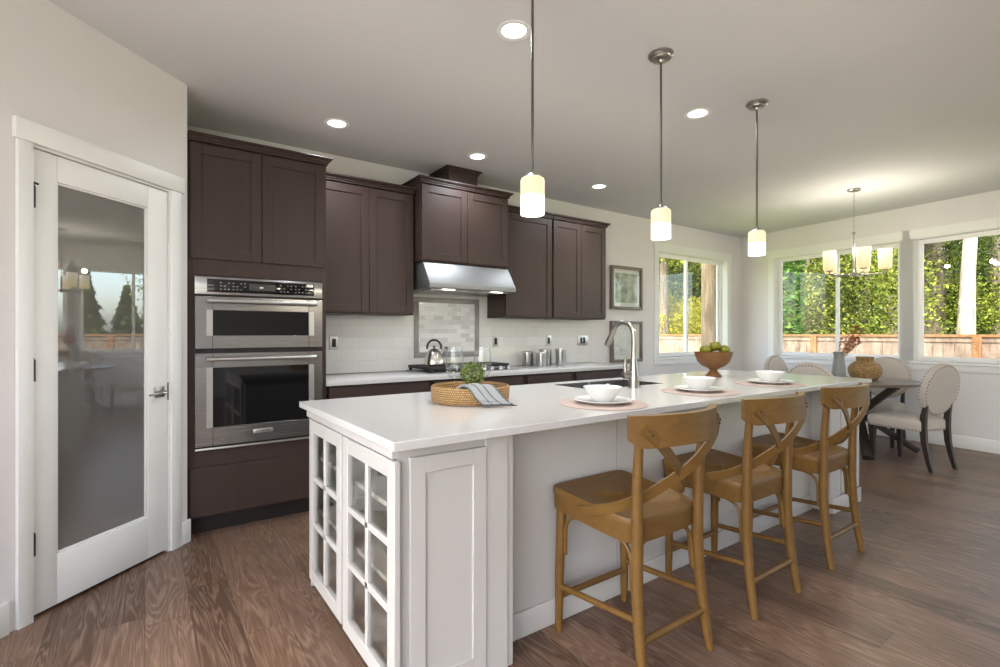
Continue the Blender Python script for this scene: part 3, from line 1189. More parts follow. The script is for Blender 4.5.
# ---------------------------------------------------------------- bar stools
def arc(p0, p1, p2, n=6):
    p0, p1, p2 = Vector(p0), Vector(p1), Vector(p2)
    return [(1 - t) ** 2 * p0 + 2 * t * (1 - t) * p1 + t * t * p2 for t in [i / n for i in range(n + 1)]]


def smooth_path(pts, n=6):
    """Catmull-Rom through pts"""
    P = [Vector(p) for p in pts]
    P = [P[0] * 2 - P[1]] + P + [P[-1] * 2 - P[-2]]
    out = []
    for i in range(1, len(P) - 2):
        for k in range(n):
            t = k / n
            a, b, c, d = P[i - 1], P[i], P[i + 1], P[i + 2]
            out.append(0.5 * ((2 * b) + (c - a) * t + (2 * a - 5 * b + 4 * c - d) * t * t + (3 * b - a - 3 * c + d) * t ** 3))
    out.append(P[-2])
    return out


def make_stool(label):
    t = thing('bar_stool', label, 'bar stool', (0, 0, 0), 0, 'oak bar stools along the island')
    # seat outline, counter-clockwise, front = +y
    half = [(0, .232), (.12, .232), (.195, .228), (.214, .215), (.219, .19), (.217, .05), (.213, -.06), (.208, -.125), (.196, -.168), (.170, -.192), (.12, -.201), (0, -.203)]
    half = [(p.x, p.y) for p in smooth_path([(x, y, 0) for x, y in half], 3)]
    out = half + [(-x, y) for x, y in half[-2:0:-1]]
    out = out[::-1]
    tz = lambda y, z: z - .030 * (.232 - y) / .43
    s = MB()
    rg = []
    def ring(k, z):
        return [(x * k, .015 + (y - .015) * k, tz(y, z)) for x, y in out]
    rg += [ring(.93, .512), ring(.975, .514), ring(.985, .522), ring(.988, .570), ring(.996, .576), ring(1.0, .582), ring(1.0, .598), ring(.985, .606), ring(.93, .605), ring(.75, .597), ring(.5, .591), ring(.25, .590), ring(.02, .590)]
    s.rings(rg)
    s.build('seat', 'oak', t)
    for sx in (-1, 1):
        # front leg
        MB().tube([(sx * .205, .192, 0), (sx * .202, .190, .25), (sx * .197, .182, .52)], [.0155, .0195, .0215], 12).build('leg', 'oak', t)
        # rear leg runs up to the top rail
        pts = smooth_path([(sx * .200, -.247, 0), (sx * .194, -.222, .16), (sx * .186, -.204, .36), (sx * .184, -.204, .52), (sx * .189, -.208, .72), (sx * .195, -.226, .93)], 4)
        n = len(pts)
        MB().tube(pts, [.0165 + .006 * math.sin(PI * min(1, i / n * 1.15)) for i in range(n)], 12).build('leg', 'oak', t)
        MB().tube([(sx * .203, .188, .190), (sx * .192, -.214, .222)], .0125, 10).build('stretcher', 'oak', t)
        # bent bracket under the seat side
        br = [(sx * .196, .160, .33), (sx * .196, .160, .43)] + arc((sx * .196, .160, .43), (sx * .192, .158, .497), (sx * .188, .09, .497)) + [(sx * .18, -.06, .489)] + arc((sx * .178, -.08, .488), (sx * .176, -.165, .486), (sx * .178, -.170, .42)) + [(sx * .182, -.176, .31)]
        MB().tube(br, .0075, 8).build('bracket', 'oak', t)
    MB().tube([(-.203, .19, .147), (.203, .19, .147)], .0135, 10).build('stretcher', 'oak', t)
    MB().tube([(-.194, -.224, .150), (.194, -.224, .150)], .0135, 10).build('stretcher', 'oak', t)
    br = [(-.165, -.198, .31), (-.160, -.190, .42)] + arc((-.160, -.190, .42), (-.158, -.186, .486), (-.09, -.178, .486)) + arc((.09, -.178, .486), (.158, -.186, .486), (.160, -.190, .42)) + [(.165, -.198, .31)]
    MB().tube(br, .0075, 8).build('bracket', 'oak', t)
    # bowed top rail
    rl = MB()
    rg = []
    N = 22
    for i in range(N + 1):
        a = -1 + 2 * i / N
        x = .258 * a
        y = -.318 + .092 * a * a
        nx, ny = -2 * .092 * a / .258, 1.0
        ln = math.hypot(nx, ny); nx /= ln; ny /= ln
        th = .015
        zt = .968 - .004 * a * a
        zb = .858 - .010 * a * a
        zb2 = zb + (.03 * max(0, abs(a) - .88) / .12)
        rg.append([(x + nx * th, y + ny * th, zb2), (x + nx * th, y + ny * th, zt), (x - nx * th * .8, y - ny * th * .8, zt), (x - nx * th, y - ny * th, zb2)])
    rl.rings(rg)
    bmesh.ops.bevel(rl.bm, geom=[e for e in rl.bm.edges if len(e.link_faces) == 2 and e.calc_face_angle(0) > 1.0], offset=.005, segments=2, affect='EDGES')
    rl.build('top_rail', 'oak', t)
    # crossed bentwood slats
    for sx in (-1, 1):
        pts = smooth_path([(sx * .226, -.268, .922), (sx * .170, -.288, .870), (sx * .095, -.284 - .005 * sx, .810), (sx * .02, -.266 - .006 * sx, .750), (-sx * .06, -.228, .692), (-sx * .130, -.176, .640), (-sx * .200, -.118, .606), (-sx * .2245, -.058, .586), (-sx * .2270, -.005, .567), (-sx * .2270, .045, .551)], 5)
        st = MB()
        ups = []
        n = len(pts)
        for i in range(n):
            ups.append((-.25 * sx, 0, 1))
        st.strip(pts, ups, .040, .009)
        bmesh.ops.bevel(st.bm, geom=[e for e in st.bm.edges if len(e.link_faces) == 2 and e.calc_face_angle(0) > 1.0], offset=.002, segments=1, affect='EDGES')
        sl = st.build('cross_slat', 'oak', t)
        sw = MB()
        for p, nrm in (((sx * .214, -.279, .914), -1), ((sx * .202, -.284, .900), -1)):
            sw.ball((p[0], p[1] - .004, p[2]), .004, 8)
        sw.build('screws', 'dark_metal', sl)
    return t


st1 = make_stool('golden oak cross-back bar stool nearest the camera, by the near corner of the island')
st1.location = (1.628, 1.390, 0)
dup(st1, (2.380, 1.396, 0), 0, 'middle one of the three oak cross-back bar stools along the island')
dup(st1, (3.170, 1.402, 0), 0, 'oak cross-back bar stool farthest along the island, nearest the dining table')

# ---------------------------------------------------------------- place settings
def setting(x, y, l1, l2, l3):
    q = MB().lathe([(.001, 0), (.207, 0), (.210, .002), (.207, .004), (.001, .004)], n=48, cap=False).build('placemat', 'placemat')
    q.location = (x, y, .9142)
    tag(q, l1, 'placemat', 'round pink placemats on the island')
    q = MB().lathe([(.001, 0), (.075, 0), (.082, .004), (.12, .012), (.137, .018), (.137, .021), (.118, .0165), (.08, .009), (.001, .007)], n=48, cap=False).build('plate', 'white_cer')
    q.location = (x, y, .9184)
    tag(q, l2, 'plate', 'white plates on the island')
    q = MB().lathe([(.001, 0), (.040, 0), (.046, .004), (.068, .030), (.088, .062), (.093, .070), (.090, .071), (.064, .034), (.042, .010), (.001, .008)], n=48, cap=False).build('bowl', 'white_cer')
    q.location = (x, y, .9262)
    tag(q, l3, 'bowl', 'white bowls on the island')


setting(1.785, 1.672, 'round pink placemat nearest the camera, before the first stool', 'white plate on the placemat nearest the camera', 'white bowl on the plate nearest the camera')
setting(2.61, 1.70, 'round pink placemat in the middle of the island row', 'white plate on the middle placemat of the island', 'white bowl on the middle plate of the island')
setting(3.40, 1.69, 'round pink placemat farthest along the island', 'white plate on the farthest placemat of the island', 'white bowl on the farthest plate of the island')

# fruit bowl
fb = thing('fruit_bowl', 'carved brown wooden pedestal bowl of green apples on the island', 'bowl', (3.625, 2.235, .9142))
fbm = MB().lathe([(.001, .066), (.03, .070), (.085, .094), (.115, .135), (.134, .192), (.142, .192), (.136, .165), (.118, .118), (.085, .085), (.045, .066), (.034, .058)], n=48, cap=False)
fbm.build('dish', 'bowl_wood', fb)
MB().lathe([(.062, 0), (.060, .008), (.045, .026), (.030, .042), (.028, .052), (.036, .062), (.044, .0665)], n=32).build('pedestal', 'bowl_wood', fb)
apm = NT('green_apple')
f = apm.noise(apm.obj(), 14, 3)
apm.base(apm.mix(f, C(84, 88, 18), C(140, 138, 40)), .3, spec=.4)
M['apple'] = apm.m
M['stem'] = plain('apple_stem', C(70, 50, 30), .8)
for dx, dy, dz, lab, tl in ((-.062, .030, .205, 'green apple at the left of the pedestal bowl', (.2, .1)), (.005, -.012, .234, 'green apple on top at the middle of the pedestal bowl', (-.3, .2)),
                            (.075, -.045, .205, 'green apple at the right edge of the pedestal bowl', (.3, -.3)), (.030, .075, .200, 'green apple at the back of the pedestal bowl', (.1, .5))):
    r = .043
    ap = thing('apple', lab, 'apple', (3.625 + dx, 2.235 + dy, .9162 + dz), 0, 'green apples in the pedestal bowl')
    ap.rotation_euler = (tl[0], tl[1], 0)
    pr = []
    for i in range(17):
        a = -PI / 2 + PI * i / 16
        rr = r * math.cos(a) * (1 + .06 * math.sin(a))
        zz = r * .92 * math.sin(a) - .012 * max(0, math.sin(a)) ** 6 + .006 * max(0, -math.sin(a)) ** 6
        pr.append((max(rr, .0004), zz))
    MB().lathe(pr, n=24).build('flesh', 'apple', ap)
    MB().tube([(0, 0, .022), (.002, 0, .034), (.005, .001, .044)], .0016, 6).build('stem', 'stem', ap)

# basket tray with plant, glasses, napkin
TC = (1.320, 2.118, .9142)
tr_ = thing('basket_tray', 'round woven seagrass tray on the near end of the island', 'tray', TC)
MB().lathe([(.172, .002), (.186, .004), (.192, .02), (.194, .045), (.195, .072), (.1925, .080), (.186, .082), (.1815, .078), (.182, .05), (.180, .018), (.172, .012)], n=64, cap=False, uvlen=True).build('wall', 'wicker', tr_)
MB().lathe([(.001, .001), (.174, .001), (.174, .011), (.001, .011)], n=48, cap=False, uvlen=True).build('base', 'wicker', tr_)
pl = thing('potted_plant', 'small round green plant in a white pot inside the woven tray', 'plant', (1.290, 2.052, .9256))
MB().lathe([(.030, 0), (.036, .004), (.042, .07), (.044, .080), (.040, .080), (.038, .070), (.001, .068)], n=32).build('pot', 'white_cer', pl)
MB().lathe([(.038, .066), (.02, .072), (.001, .073)], n=20, cap=False).build('soil', 'soil', pl)


def leaves(mb, pts, size, flat=.5, jitter=1.0):
    for p in pts:
        s = size * random.uniform(.6, 1.25)
        a = Vector((random.gauss(0, 1), random.gauss(0, 1), random.gauss(0, 1) * flat)).normalized()
        bq = a.cross(Vector((random.gauss(0, 1), random.gauss(0, 1), random.gauss(0, 1)))).normalized()
        q = [p - a * s, p + bq * s * .45, p + a * s, p - bq * s * .45]
        mb.bm.faces.new([mb.bm.verts.new(Vector(x)) for x in q])


lm = MB()
pp = []
for i in range(900):
    v = Vector((random.gauss(0, 1), random.gauss(0, 1), random.gauss(0, 1))).normalized() * (.060 * random.uniform(.55, 1) ** .5)
    pp.append(v + Vector((0, 0, .128)))
leaves(lm, pp, .0085)
lm.build('foliage', 'leaf_plant', pl, auto=0)
tw = MB()
for i in range(14):
    v = Vector((random.gauss(0, 1), random.gauss(0, 1), abs(random.gauss(0, 1)))).normalized() * .045
    tw.tube([(0, 0, .07), v * .4 + Vector((0, 0, .09)), v + Vector((0, 0, .125))], .0015, 5)
tw.build('stems', plain('green_stem', C(84, 92, 48), .8), pl)


def wine(x, y, label):
    q = thing('wine_glass', label, 'wine glass', (x, y, .9256), 0, 'wine glasses in the woven tray')
    MB().lathe([(.001, .0), (.036, .0), (.037, .0015), (.012, .006), (.004, .012)], n=36, cap=False).build('foot', 'wine', q)
    MB().lathe([(.004, .012), (.0035, .05), (.004, .085), (.008, .094)], n=16, cap=False).build('stem', 'wine', q)
    MB().lathe([(.008, .094), (.026, .102), (.040, .122), (.0455, .150), (.0450, .185), (.0415, .225), (.0385, .256), (.0375, .256), (.0405, .225), (.0440, .185), (.0445, .150), (.039, .123), (.025, .104), (.001, .098)], n=40, cap=False).build('goblet', 'wine', q)


wine(1.292, 2.225, 'wine glass at the left behind the plant in the woven tray')
wine(1.418, 2.158, 'wine glass at the right behind the plant in the woven tray')

nk = thing('napkin', 'folded grey striped cloth napkin draped over the rim of the woven tray', 'napkin', (0, 0, 0))


def napkin_sheet(off, w0, trim, mat, name, shift=0.0):
    mb = MB((0, 0, 0))
    A = Vector((.56, -.83, 0)).normalized()   # outward over the rim
    Bv = Vector((.86, -.40, 0)).normalized()
    base = Vector((1.243, 1.950, 0))
    prof = [(-.075, .965), (-.055, .978), (-.035, .992), (-.018, 1.0025), (.0, 1.0045), (.016, .999), (.030, .985), (.046, .964), (.062, .944), (.078, .930), (.094, .9225), (.104, .9205)]
    rg = []
    for i, (a, z) in enumerate(prof[:len(prof) - trim]):
        row = []
        for j in range(9):
            s = (j / 8 - .5)
            w = w0 * (1 + .12 * a / .1)
            wob = .003 * math.sin(j * 1.3 + i * .7)
            lift = .010 * s * s
            p = base + A * (a + .16 * s * s * .2) + Bv * (s * w + shift + .10 * max(0, a))
            row.append((p.x, p.y, max(z + off + wob * (1 if i < len(prof) - 3 else .2) - lift * (1 if i < 6 else .2), .9165 + off)))
        rg.append(row)
    mb.rings(rg, False, False, uvs=lambda i, j: (j / 8, i / 11))
    ob = mb.build(name, mat, nk, auto=80)
    so = ob.modifiers.new('thick', 'SOLIDIFY'); so.thickness = .004; so.offset = 1
    return ob


napkin_sheet(.0005, .125, 0, 'napkin_dark', 'under_fold', .006)
napkin_sheet(.0060, .118, 1, 'napkin', 'middle_fold', .003)
napkin_sheet(.0115, .112, 2, 'napkin', 'top_fold', 0)

# bowls inside the island's glass cabinet
gl = thing('glass_bowl', 'clear glass bowl low inside the island cabinet behind the right glass door', 'bowl', (.86, 1.72, .0955))
MB().lathe([(.001, 0), (.05, 0), (.085, .03), (.105, .075), (.11, .10), (.106, .10), (.10, .075), (.08, .034), (.048, .006), (.001, .006)], n=36, cap=False).build('vessel', 'wine', gl)
pls = MB().lathe([(.001, 0), (.07, 0), (.10, .012), (.125, .02), (.125, .024), (.10, .017), (.07, .006), (.001, .006)], n=36, cap=False).build('plate', 'white_cer')
pls.location = (.87, 1.80, .3935)
tag(pls, 'white plate on the middle shelf inside the glass-door island cabinet', 'plate')


# ---------------------------------------------------------------- lamps
def pendant_shade_mat():
    return emit('lit_opal_glass', [(0.0, (1.2, 1.15, 1.05)), (.46, (1.2, 1.15, 1.05)), (.54, (.80, .69, .40)), (1.0, (.78, .67, .42))], 1.0, -.985, -.83)


M['opal'] = pendant_shade_mat()


def make_pendant(label, loc):
    t = thing('pendant_lamp', label, 'pendant lamp', loc, 0, 'pendant lamps over the island')
    MB().lathe([(.065, -.0005), (.065, -.014), (.058, -.020), (.050, -.022), (.048, -.030), (.016, -.034), (.012, -.045), (.001, -.046)], n=36).build('canopy', 'chrome', t)
    MB().tube([(0, 0, -.04), (0, 0, -.80)], .0058, 10).build('rod', plain('dark_nickel', C(110, 106, 100), .3, 1.0), t)
    MB().lathe([(.008, -.800), (.012, -.812), (.034, -.818), (.040, -.826), (.001, -.827)], n=28).build('socket_cap', 'chrome', t)
    MB().lathe([(.001, -.826), (.040, -.827), (.048, -.832), (.0515, -.842), (.0515, -.980), (.0505, -.985), (.0475, -.985), (.0475, -.845), (.001, -.835)], n=40, cap=False).build('shade', 'opal', t)
    ld = bpy.data.lights.new('bulb', 'POINT')
    ld.energy = 7
    ld.color = (1, .86, .66)
    ld.shadow_soft_size = .03
    lo = bpy.data.objects.new('bulb', ld)
    COL.objects.link(lo)
    lo.parent = t
    lo.location = (0, 0, -1.06)
    return t


pd = make_pendant('pendant lamp nearest the camera, over the near end of the island', (1.347, 1.663, H))
dup(pd, (2.249, 1.69, H), 0, 'middle one of the three pendant lamps over the island')
dup(pd, (3.232, 1.69, H), 0, 'pendant lamp farthest from the camera, over the far end of the island')

M['lens'] = emit('lit_downlight_lens', [(0, (1, .95, .88)), (1, (1, .95, .88))], 6.0, -1, 1)


def make_downlight(label, loc):
    t = thing('recessed_downlight', label, 'ceiling light', loc, 0, 'recessed downlights in the ceiling')
    MB().lathe([(.086, -.0005), (.087, -.005), (.080, -.008), (.062, -.004), (.060, -.001)], n=40, cap=False).build('trim_ring', 'trim', t)
    MB().lathe([(.060, -.002), (.050, -.005), (.001, -.007)], n=36, cap=False).build('lens', 'lens', t)
    ld = bpy.data.lights.new('beam', 'SPOT')
    ld.energy = DOWNLIGHT_W
    ld.spot_size = math.radians(165)
    ld.spot_blend = .9
    ld.color = (.87, .94, 1.0)
    ld.shadow_soft_size = .07
    lo = bpy.data.objects.new('beam', ld)
    COL.objects.link(lo)
    lo.parent = t
    lo.location = (0, 0, -.04)
    return t


dl = make_downlight('recessed ceiling light nearest the camera, beside the nearest pendant rod', (1.482, 1.974, H))
dup(dl, (3.055, 2.00, H), 0, 'recessed ceiling light between the middle and far pendant lamps')
dup(dl, (1.112, 3.572, H), 0, 'recessed ceiling light in front of the tall oven cabinet')
dup(dl, (2.285, 3.556, H), 0, 'recessed ceiling light in front of the range hood')
dup(dl, (3.754, 3.568, H), 0, 'recessed ceiling light in front of the right end wall cabinet')
for x, y, lab in ((5.2, -.6, 'added unseen ceiling light over the floor right of the stools'),):
    dup(dl, (x, y, H), 0, lab)  # out-of-view lamp added to brighten the room

# chandelier
ch = thing('chandelier', 'five-arm nickel chandelier with glass shades above the dining table', 'chandelier', (5.983, 2.12, H), math.radians(-70.5))
MB().lathe([(.06, -.0005), (.06, -.012), (.045, -.022), (.012, -.03), (.001, -.032)], n=28).build('canopy', 'chrome', ch)
cn = MB()
z = -.03
i = 0
while z > -.44:
    pts = []
    for q in range(13):
        a = 2 * PI * q / 12
        dx, dz = .006 * math.cos(a), .016 * math.sin(a)
        pts.append((dx, 0, z - .016 + dz) if i % 2 else (0, dx, z - .016 + dz))
    cn.tube(pts, .0018, 6)
    z -= .026
    i += 1
cn.build('chain', 'chrome', ch)
MB().lathe([(.001, -.44), (.020, -.445), (.022, -.455), (.008, -.462), (.008, -.62), (.010, -.63), (.012, -.80), (.012, -.85), (.020, -.86), (.020, -.895), (.010, -.905), (.001, -.91)], n=20).build('stem', 'chrome', ch)
M['amber'] = emit('lit_cream_glass', [(0, (.82, .60, .26)), (.5, (.82, .70, .42)), (1.0, (.95, .88, .66))], 1.0, -.84, -.64)
for i in range(5):
    a = math.radians(18 + 72 * i)
    ax, ay = math.cos(a - PI / 2 + math.radians(72)), math.sin(a - PI / 2 + math.radians(72))
    R = .255
    am = MB().tube([(0.01 * ax, .01 * ay, -.875), (.1 * ax, .1 * ay, -.885), (.19 * ax, .19 * ay, -.885), (R * ax, R * ay, -.872), (R * ax, R * ay, -.85)], .0075, 8)
    am = am.build('arm', 'chrome', ch)
    MB().lathe([(.010, -.855), (.034, -.848), (.034, -.842), (.001, -.840)], (R * ax, R * ay, 0), 20).build('shade_cup', 'chrome', am)
    MB().lathe([(.001, -.840), (.050, -.838), (.056, -.832), (.060, -.64), (.056, -.64), (.052, -.828), (.001, -.832)], (R * ax, R * ay, 0), 28, False).build('shade', 'amber', am)
    if i % 2 == 0:
        ld = bpy.data.lights.new('bulb', 'POINT')
        ld.energy = 7
        ld.color = (1, .92, .78)
        ld.shadow_soft_size = .03
        lo = bpy.data.objects.new('bulb', ld)
        COL.objects.link(lo)
        lo.parent = ch
        lo.location = (R * ax, R * ay, -.58)

# ---------------------------------------------------------------- dining set
TCX, TCY = 6.22, 2.16
tb = thing('dining_table', 'round dark wood dining table with crossed beam legs', 'table', (TCX, TCY, 0))
MB().lathe([(.50, .722), (.525, .728), (.53, .735), (.53, .752), (.525, .757), (.001, .757)], n=64).build('tabletop', plain('table_top_wood', C(122, 108, 98), .3, var=.12, scale=8), tb)
for a in (207, 308, 78):
    a = math.radians(a)
    ax, ay = math.cos(a), math.sin(a)
    MB().beam((ax * .52, ay * .52, .035), (0, 0, .40), .075, .060, .004).beam((0, 0, .40), (-ax * .36, -ay * .36, .720), .075, .060, .004).build('leg', 'table_dark', tb)
MB().lathe([(.055, .36), (.06, .38), (.06, .43), (.055, .45)], n=6).build('hub', 'table_dark', tb)


def make_chair(label, nails_front=True):
    t = thing('dining_chair', label, 'dining chair', (0, 0, 0), 0, 'round-back dining chairs')
    # seat cushion: rounded plan, crowned top
    half = [(0, .262), (.12, .262), (.20, .250), (.232, .215), (.236, .12), (.225, -.05), (.205, -.185), (.185, -.215), (.10, -.225), (0, -.225)]
    half = [(p.x, p.y) for p in smooth_path([(x, y, 0) for x, y in half], 3)]
    out = (half + [(-x, y) for x, y in half[-2:0:-1]])[::-1]
    R = lambda k, z: [(x * k, y * k, z) for x, y in out]
    MB().rings([R(.97, .352), R(1.0, .358), R(1.0, .392), R(1.005, .42), R(.985, .442), R(.93, .455), R(.75, .468), R(.5, .475), R(.2, .478), R(.02, .478)]).build('seat', 'linen', t)
    nl = MB()
    P = [Vector((x * 1.003, y * 1.003, .366)) for x, y in out]
    L = 0
    for i in range(len(P)):
        a, b = P[i], P[(i + 1) % len(P)]
        d = (b - a).length
        k = .028 - (L % .028)
        while k <= d:
            nl.ball(a + (b - a) * (k / d), .0062, 6)
            k += .028
        L += d
    nl.build('nailhead_trim', 'nail', t)
    for sx in (-1, 1):
        lg = MB()
        rg = []
        for z, w, y in ((0, .014, .205), (.12, .017, .205), (.352, .024, .205)):
            rg.append([(sx * .195 + a * w, y + b * w, z) for a, b in ((-1, -1), (1, -1), (1, 1), (-1, 1))])
        lg.rings(rg)
        lg.build('leg', 'table_dark', t)
        lg = MB()
        rg = []
        for z, w, y, x in ((0, .014, -.290, .165), (.10, .016, -.262, .164), (.25, .019, -.232, .163), (.40, .021, -.222, .163), (.50, .019, -.228, .163), (.60, .014, -.245, .165)):
            rg.append([(sx * x + a * w * .8, y + b * w * 1.2, z) for a, b in ((-1, -1), (1, -1), (1, 1), (-1, 1))])
        lg.rings(rg)
        lg.build('leg', 'table_dark', t)
    # round padded back, tilted
    T = Matrix.Translation((0, -.258, .735)) @ Matrix.Rotation(math.radians(10), 4, 'X')
    prof = [(.001, -.030), (.18, -.030), (.218, -.026), (.234, -.016), (.238, 0), (.234, .018), (.220, .030), (.18, .038), (.09, .043), (.001, .044)]
    bk = MB()
    rg = []
    for r, y in prof:
        rg.append([T @ Vector((r * math.cos(2 * PI * q / 48), y, r * 1.03 * math.sin(2 * PI * q / 48))) for q in range(48)])
    bk.rings(rg)
    bk.build('backrest', 'linen', t)
    for rr, y in ((.220, -.0265), (.223, .030)):
        nl = MB()
        for q in range(46):
            a = 2 * PI * q / 46
            nl.ball(T @ Vector((rr * math.cos(a), y, rr * 1.03 * math.sin(a))), .0062, 6)
        nl.build('nailhead_trim', 'nail', t)
    return t


chA = make_chair('beige round-back dining chair nearest the camera, seen from behind right of the table')
chA.location = (6.015, 1.672, 0)
chA.rotation_euler = (0, 0, math.radians(-16.6))
dup(chA, (6.86, 2.19, 0), math.radians(90), 'beige round-back dining chair beyond the table, its back to the right windows')
dup(chA, (5.38, 2.17, 0), math.radians(-90), 'beige round-back dining chair with its back to the island end')
dup(chA, (6.42, 2.86, 0), math.radians(176), 'beige round-back dining chair at far left, near the corner of the room')

vs = thing('vase', 'tall grey vase of dried reddish stems on the dining table', 'vase', (5.985, 2.26, .7572))
MB().lathe([(.050, 0), (.058, .004), (.064, .03), (.065, .07), (.058, .15), (.048, .22), (.045, .255), (.052, .292), (.056, .298), (.052, .300), (.041, .26), (.041, .22), (.001, .20)], n=36).build('body', 'grey_cer', vs)
M['dried'] = leaf_mat('dried_seed_heads', C(150, 82, 60), C(206, 140, 96), .2)
M['dried_stem'] = plain('dried_stem', C(140, 104, 66), .9)
for i in range(13):
    a = random.uniform(-1.1, 1.1)
    ln = random.uniform(.24, .42)
    lean = Vector((.816, -.578, 0)) * (.35 + .35 * math.sin(a * 2.2)) + Vector((.578, .816, 0)) * random.uniform(-.25, .25)
    d = (lean + Vector((0, 0, 1))).normalized()
    p0 = Vector((0, 0, .20)) + lean * .03
    pts = [p0 + d * (ln * k / 5) + Vector((.816, -.578, 0)) * .04 * (k / 5) ** 2 for k in range(6)]
    sm = MB().tube(pts, .0018, 5).build('dried_stem', 'dried_stem', vs)
    lf = MB()
    pp = [pts[2 + k % 4].lerp(pts[min(5, 3 + k % 4)], random.random()) + Vector((random.gauss(0, 1), random.gauss(0, 1), random.gauss(0, 1))) * .008 for k in range(46)]
    leaves(lf, pp, .013, 1.0)
    lf.build('seed_head', 'dried', sm, auto=0)
vw = thing('woven_vase', 'squat brown woven vase on the dining table', 'vase', (6.27, 2.12, .7572))
MB().lathe([(.08, 0), (.105, .006), (.135, .04), (.153, .09), (.152, .125), (.130, .165), (.092, .190), (.076, .200), (.079, .225), (.083, .242), (.078, .245), (.068, .225), (.066, .200), (.001, .19)], n=48, cap=True, uvlen=True).build('body', 'rope', vw)


# ---------------------------------------------------------------- outside
GZ = -.45
gr = MB().box(-30, 60, -40, 60, GZ - .3, GZ).build('lawn', 'lawn', auto=0)
struct(gr)
hs = MB().box(-1.45, 7.72, -4.27, 4.37, GZ, -.121).build('foundation', plain('concrete', C(150, 148, 144), .9))
struct(hs)


bk_ = MB()
bk_.prism([(7.2, GZ), (9.0, GZ + .25), (13.5, .56), (34, .70), (34, GZ - .1), (7.2, GZ - .1)], 2.0, 10.8, 'x')
bk_ = bk_.build('lawn_bank', 'lawn', auto=0)
struct(bk_)


pt = MB()  # unseen pale ground, added to bounce sunlight in through the openings
pt.box(-12, -1.46, -14, 7, GZ, -.14).box(-1.46, 9.2, -14, -4.28, GZ, -.14).box(7.4, 9.2, -4.28, .0, GZ, -.14)
pt = pt.build('bounce_slab', plain('pale_bounce_concrete', C(208, 205, 200), .9, var=.06), auto=0)
struct(pt)


def fence(name, label, p0, p1, ztop, bm, rail_m, posts, group=None):
    p0, p1 = Vector((*p0, GZ)), Vector((*p1, GZ))
    d = (p1 - p0)
    L = d.length
    t = thing(name, label, 'fence', p0, math.atan2(d.y, d.x), group)
    h = ztop - GZ
    n = int(L / .145)
    for seg in range(len(posts) - 1):
        a, b = posts[seg], posts[seg + 1]
        mb = MB()
        x = a
        while x < b - .02:
            dz = random.uniform(-.006, .006)
            mb.box(x + .003, min(x + .142, b), 0, .02, .04, h - .06 + dz)
            x += .145
        mb.build('board_panel', bm, t, auto=0)
    MB().box(0, L, -.035, .055, h - .065, h - .02).build('cap_rail', rail_m, t)
    MB().box(0, L, -.015, 0, h - .15, h - .065).build('top_trim', bm, t)
    for x in posts:
        MB().box(x - .055, x + .055, -.06, .03, 0, h - .06).build('post', rail_m, t)
    return t


fence('garden_fence', 'pale cedar board fence seen through the dining windows', (11.2, 10.5), (11.2, -3.5), 1.255, 'cedar', 'cedar_new', [0.9, 3.36, 5.83, 8.30, 10.77, 13.24])
fence('yard_fence', 'pale board fence across the lawn outside the back window', (5.0, 14.5), (19.0, 14.5), 1.10, 'fence_white', 'cedar_new', [0.1, 2.4, 4.8, 7.2, 9.6, 12.0, 13.9])


def blob_points(n, c, rx, ry, rz, clumps=9):
    out = []
    cl = []
    for i in range(clumps):
        v = Vector((random.gauss(0, 1), random.gauss(0, 1), random.gauss(0, 1))).normalized() * random.uniform(.25, .95)
        cl.append((Vector((c[0] + v.x * rx, c[1] + v.y * ry, c[2] + v.z * rz)), random.uniform(.28, .5)))
    for i in range(n):
        p, s = random.choice(cl)
        v = Vector((random.gauss(0, 1), random.gauss(0, 1), random.gauss(0, 1))).normalized() * random.random() ** .4
        out.append(p + Vector((v.x * rx * s, v.y * ry * s, v.z * rz * s)))
    return out


def tree(name, label, x, y, h, tr, crown_z, rx, rz, leafm, barkm, n=2600, leaf=.16, lean=(0, 0), clumps=16, group='trees beyond the fence', cat='tree'):
    t = thing(name, label, cat, (x, y, GZ), 0, group)
    pts = [(lean[0] * k / 5, lean[1] * k / 5, h * k / 5) for k in range(6)]
    MB().tube(pts, [tr * (1.15 - .09 * k) for k in range(6)], 14).build('trunk', barkm, t)
    f = MB()
    leaves(f, blob_points(int(n * 2.6), (lean[0] * .8, lean[1] * .8, crown_z), rx, rx, rz, clumps), leaf * .46, .8)
    f.build('foliage', leafm, t, auto=0)
    return t


def conifer(name, label, x, y, h, r, leafm, barkm, n=2600, leaf=.2, z0=.4, group='trees beyond the fence', col=False):
    t = thing(name, label, 'tree', (x, y, GZ), 0, group)
    MB().tube([(0, 0, 0), (0, 0, h * .5), (0, 0, h * .97)], [.2 if not col else .07, .12 if not col else .05, .02], 10).build('trunk', barkm, t)
    f = MB()
    pp = []
    for i in range(n):
        k = random.random() ** .8
        z = z0 + (h - z0) * k
        rr = (r * (1 - k) if not col else r * min(1, (1 - k) * 4 + .15)) * random.uniform(.35, 1) ** .5
        if not col:
            rr *= .62 + .38 * (1 - (z * 1.7 + random.uniform(0, .25)) % 1.0)
        a = random.uniform(0, 2 * PI)
        pp.append(Vector((rr * math.cos(a), rr * math.sin(a), z - .25 * rr)))
    leaves(f, pp, leaf, .4)
    f.build('foliage', leafm, t, auto=0)
    return t


# positions come from bearings through each window, set at believable distances
def at(u, dist):
    A = math.radians(54.7)
    k = (u - 500) / 502.0
    dx, dy = math.cos(A) + k * math.sin(A), math.sin(A) - k * math.cos(A)
    return dx * dist, dy * dist


def T(u, dist):
    x, y = at(u, dist)
    return dict(x=x, y=y)


